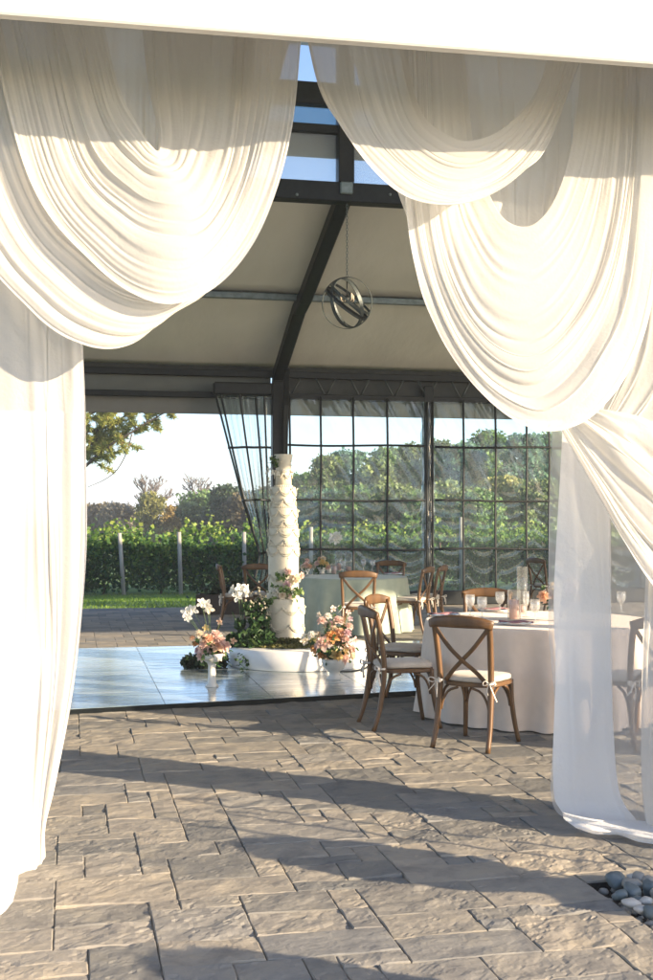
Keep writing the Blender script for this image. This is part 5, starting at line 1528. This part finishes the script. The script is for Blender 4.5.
R_ = [(300, 474, 75, 54, 'leaf_green', 'green tree just right of the cake behind the plastic wall'),
      (324, 456, 72, 62, 'leaf_olive', 'tall olive tree in the first column of plastic panes'),
      (348, 450, 78, 56, 'leaf_teal', 'blue green tree in the second column of plastic panes'),
      (372, 458, 66, 56, 'leaf_olive', 'dull olive tree in the third column of plastic panes'),
      (392, 447, 80, 60, 'leaf_green', 'green tree left of the wrapped post'),
      (414, 444, 70, 56, 'leaf_olive', 'yellowish olive tree directly behind the wrapped post'),
      (438, 440, 74, 58, 'leaf_green', 'green tree right of the wrapped post'),
      (464, 441, 68, 52, 'leaf_teal', 'blue green tree left of the tallest one in the right bay'),
      (492, 431, 72, 66, 'leaf_green', 'tall green tree in the right bay'),
      (526, 434, 66, 58, 'leaf_teal', 'blue green tree partly hidden by the lower right swag'),
      (556, 430, 74, 66, 'leaf_green', 'tall green tree behind the sheer right panel'),
      (610, 440, 70, 76, 'leaf_olive', 'olive tree behind the right drapes'),
      (274, 490, 88, 60, 'leaf_green', 'green tree hidden behind the big black post'),
      (352, 486, 56, 54, 'leaf_green', 'low green bush tree before the blue green one'),
      (396, 484, 55, 56, 'leaf_olive', 'low olive bush tree left of the wrapped post'),
      (322, 490, 57, 54, 'leaf_teal', 'low blue green bush tree beside the cake'),
      (452, 480, 54, 56, 'leaf_olive', 'low tan bush tree right of the wrapped post'),
      (503, 476, 55, 56, 'leaf_yellow', 'low yellowish bush tree in the right bay'),
      (478, 488, 52, 50, 'leaf_green', 'low green bush tree in the middle of the right bay'),
      (540, 480, 54, 58, 'leaf_olive', 'low olive bush tree at the right of the right bay'),
      (424, 490, 53, 50, 'leaf_green', 'low green bush tree behind the foot of the wrapped post')]
for i, (px, pt, d, w, m, lab) in enumerate(R_):
    tree('bush_tree' if d < 60 else 'leafy_tree', lab, px, pt, d, w, m, 15000 if d > 60 else 11000, 60 + i, .19 if d > 60 else .15, .1, .02)

# long-needled pine hanging in from the left
pb_ = D(66, HZ, 42); pb_.z = float(gz(pb_.x, pb_.y)) - .1
pn = thing('pine_tree', 'long needled pine reaching in over the lawn from behind the left drape', 'tree', pb_)
def po(px, py, d=42.0): return D(px, py, d) - pb_
mb = MB(); mb.sweep(curve([(0, 0, 0), po(66, 500), po(70, 380), po(72, 250)], 16), [.22 - .008 * k for k in range(16)], n=10)
mb.build('trunk', M['bark'], pn)
mb = MB(); tips = []
def pbranch(pts, r):
    c = curve(pts, 12); mb.sweep(c, [1.5 * r * (1 - .07 * k) for k in range(12)], n=5)
    return c
rn = random.Random(2)
main = [([po(68, 482), po(90, 462, 41.8), po(105, 448, 41.6), (po(124, 437, 41.5)), po(143, 425, 41.4), po(166, 412, 41.3)], .05),
        ([po(70, 440), po(86, 432, 42.2), po(104, 428, 42.3), po(122, 418, 42.4), po(140, 404, 42.4)], .045),
        ([po(70, 420), po(88, 414, 41.5), po(112, 404, 41.4), po(136, 392, 41.4)], .05),
        ([po(68, 466), po(84, 450, 42.3), po(98, 440, 42.5), po(114, 442, 42.5)], .04),
        ([po(69, 390), po(94, 380, 42.0), po(130, 372, 42.0), po(168, 378, 42.0)], .05)]
for pts, r in main:
    c = pbranch(pts, r)
    for k in range(3, 12):
        for _ in range(3):
            e = c[k] + Vector((rn.uniform(-.3, .75), rn.uniform(-.6, .6), rn.uniform(-.42, .48))) * (1.0 if k < 11 else .7)
            mb.sweep([c[k], (c[k] + e) / 2 + Vector((0, 0, .02)), e], [.02, .014, .01], n=4); tips.append((c[k], e))
mb.sweep(curve([po(132, 434, 41.5), po(127, 452, 41.5), po(117, 470, 41.5), po(104, 480, 41.5), po(88, 487, 41.5)], 16), [.026 - .001 * k for k in range(16)], n=5)
mb.build('branches', M['bark'], pn)
M['needle'] = leafm('pine_needle', [(0, (.13, .17, .05)), (.5, (.34, .38, .10)), (.8, (.48, .46, .14)), (1, (.44, .28, .12))], .5)
nv, nf, tn = [], [], []
for (a, e) in tips:
    for _ in range(120):
        s = rn.uniform(.35, 1.02); q = a + (e - a) * s
        dr = ((e - a).normalized() * .6 + Vector((rn.gauss(0, .7), rn.gauss(0, .7), rn.gauss(.15, .6)))).normalized() * rn.uniform(.18, .30)
        sd_ = dr.cross(Vector((rn.gauss(0, 1), rn.gauss(0, 1), rn.gauss(0, 1)))).normalized() * .024
        b = len(nv); nv += [q - sd_, q + sd_, q + dr]; nf.append((b, b + 1, b + 2)); tn += [min(1, max(0, rn.gauss(.5, .25)))] * 3
link('needles', npmesh('needles', np.array([list(x) for x in nv]), np.array(nf), False, np.array(tn)), M['needle'], pn)

# ================================================================== PEBBLES
rn = random.Random(8)
def pebble(label, px, py, wpx, hpx, mat, zc, seed):
    c = G(px, py, zc); d = (c - Vector((0, 0, H))).dot(Vector((SN, CS, 0)))
    rx, rz = wpx / 2 * d / F, hpx / 2 * d / F
    mb = MB(); mb.ball((0, 0, 0), 1, 20)
    a = np.array(mb.v); k = 1 + .30 * vnoise(a[:, 0] * 1.1 + seed, a[:, 1] * 1.3, a[:, 2] * 1.3, seed) + .05 * vnoise(a[:, 0] * 3, a[:, 1] * 3 + seed, a[:, 2] * 3, seed)
    a = a * k[:, None] * [rx, (rx + rz) * .55, rz]
    mb.v = [tuple(p) for p in a]
    o = mb.build('pebble', M[mat]); o.location = c; o.rotation_euler = (rn.uniform(-.2, .2), rn.uniform(-.35, .35), -YAW + rn.uniform(-.4, .4))
    return tag(o, label, 'stone', 'river stones in the paving pocket')
PB = [(617, 880, 17, 14, 'pebble_a', 'big blue grey river stone at the left of the stone pocket'),
      (631, 877, 8, 6, 'pebble_b', 'small pale stone peeping between the big rear stones'),
      (638, 878, 12, 9, 'pebble_c', 'rounded sandy stone at the back of the pile'),
      (633, 884, 18, 11, 'pebble_c', 'flat sandy stone lying across the middle of the pile'),
      (633, 892, 17, 14, 'pebble_a', 'rounded grey stone in the centre of the pile'),
      (620, 895, 13, 8, 'pebble_a', 'low teal grey stone in front of the big left one'),
      (632, 904, 15, 9, 'pebble_b', 'whitish stone at the lower left front of the pile'),
      (640, 909, 12, 7, 'pebble_b', 'whitest stone at the front of the pile'),
      (646, 902, 11, 9, 'pebble_b', 'pale ringed stone right of the whitish front one'),
      (650, 889, 13, 15, 'pebble_a', 'dark grey stone cut by the right edge of the picture'),
      (650, 911, 13, 11, 'pebble_a', 'grey stone at the bottom right of the pile'),
      (637, 899, 9, 6, 'pebble_a', 'small slate stone wedged under the centre stone'),
      (648, 880, 11, 8, 'pebble_c', 'sandy stone at the back right of the pile'),
      (660, 895, 16, 12, 'pebble_c', 'sandy stone just outside the right edge'),
      (666, 908, 16, 12, 'pebble_a', 'slate stone outside the right edge at the front'),
      (664, 880, 14, 11, 'pebble_b', 'pale stone outside the right edge at the back'),
      (680, 892, 18, 14, 'pebble_a', 'large slate stone outside the right edge')]
for i, (px, py, w, h_, m, lab) in enumerate(PB):
    pebble(lab, px, py, w * 1.18, h_ * 1.22, m, .012, i + 1)

gv, gf = MB(), None
for k in range(420):
    x, y = rn.uniform(hx0 + .03, hx1 - .03), rn.uniform(hy0 + .03, hy1 - .03); r = rn.uniform(.012, .024)
    gv.ball((x, y, -.045 + r * .5), r, 7, (1, rn.uniform(.6, 1), rn.uniform(.5, .8)))
tag(gv.build('gravel', M['pebble_c']), 'small gravel bedding the river stones in the paving pocket', 'gravel', kind='stuff')

# ================================================================== JUST OUTSIDE THE FRAME (unseen, added to throw the long shadows over the pavers)
pp = thing('shadow_shrub', 'smaller rounded clipped shrub in a stone pot added right of the camera for its shadow', 'plant', (3.42, 3.69, 0))
MB().lathe([(.17, 0), (.19, .02), (.24, .44), (.26, .46), (.25, .48), (.22, .46), (0, .43)], n=32).build('pot', M['ceramic'], pp)
g = np.random.default_rng(3); dr = g.normal(size=(5200, 3)); dr /= np.linalg.norm(dr, axis=1)[:, None]
p_ = dr * (.25 * g.random((5200, 1)) ** .25) * [1, 1, .9] + [0, 0, .78]
v, f = leafset(p_, .05, g); link('foliage', npmesh('foliage', v, f, False, np.repeat(g.random(5200), 4)), M['ivy'], pp)
dup(pp, (2.9, 2.25, 0), 1.2, 'larger rounded clipped shrub in a stone pot, added nearer the camera for its shadow')
for i, (x, y, h_) in enumerate(((4.15, 3.66, 1.35), (4.25, 3.80, 1.45), (4.0, 3.46, 1.4))):  # unseen stakes, added for the thin shadow streaks
    mb = MB(); mb.sweep(curve([(0, 0, 0), (0, 0, h_ * .8), (.03, 0, h_ * .97), (.10, 0, h_), (.15, 0, h_ - .07)], 20), .011, n=6)
    o = mb.build('shadow_stake', M['steel']); o.location = (x, y, 0)
    tag(o, ('shortest', 'tallest', 'middle height')[i] + ' thin iron hook stake added outside the right edge to throw a thin shadow', 'stake', 'iron hook stakes added for shadow')

# ================================================================== AIR
hz_ = MB(); hz_.box((300, 1250, 8), (3900, 2900, 36))
hm = NT('summer_haze'); pv = hm.n('ShaderNodeVolumePrincipled', Density=.0011, Anisotropy=.0)
pv.inputs['Color'].default_value = (.86, .92, 1.0, 1)
hm.l(pv.outputs[0], hm.out.inputs['Volume'])
tag(hz_.build('haze', hm.m), None, None, kind='stuff')
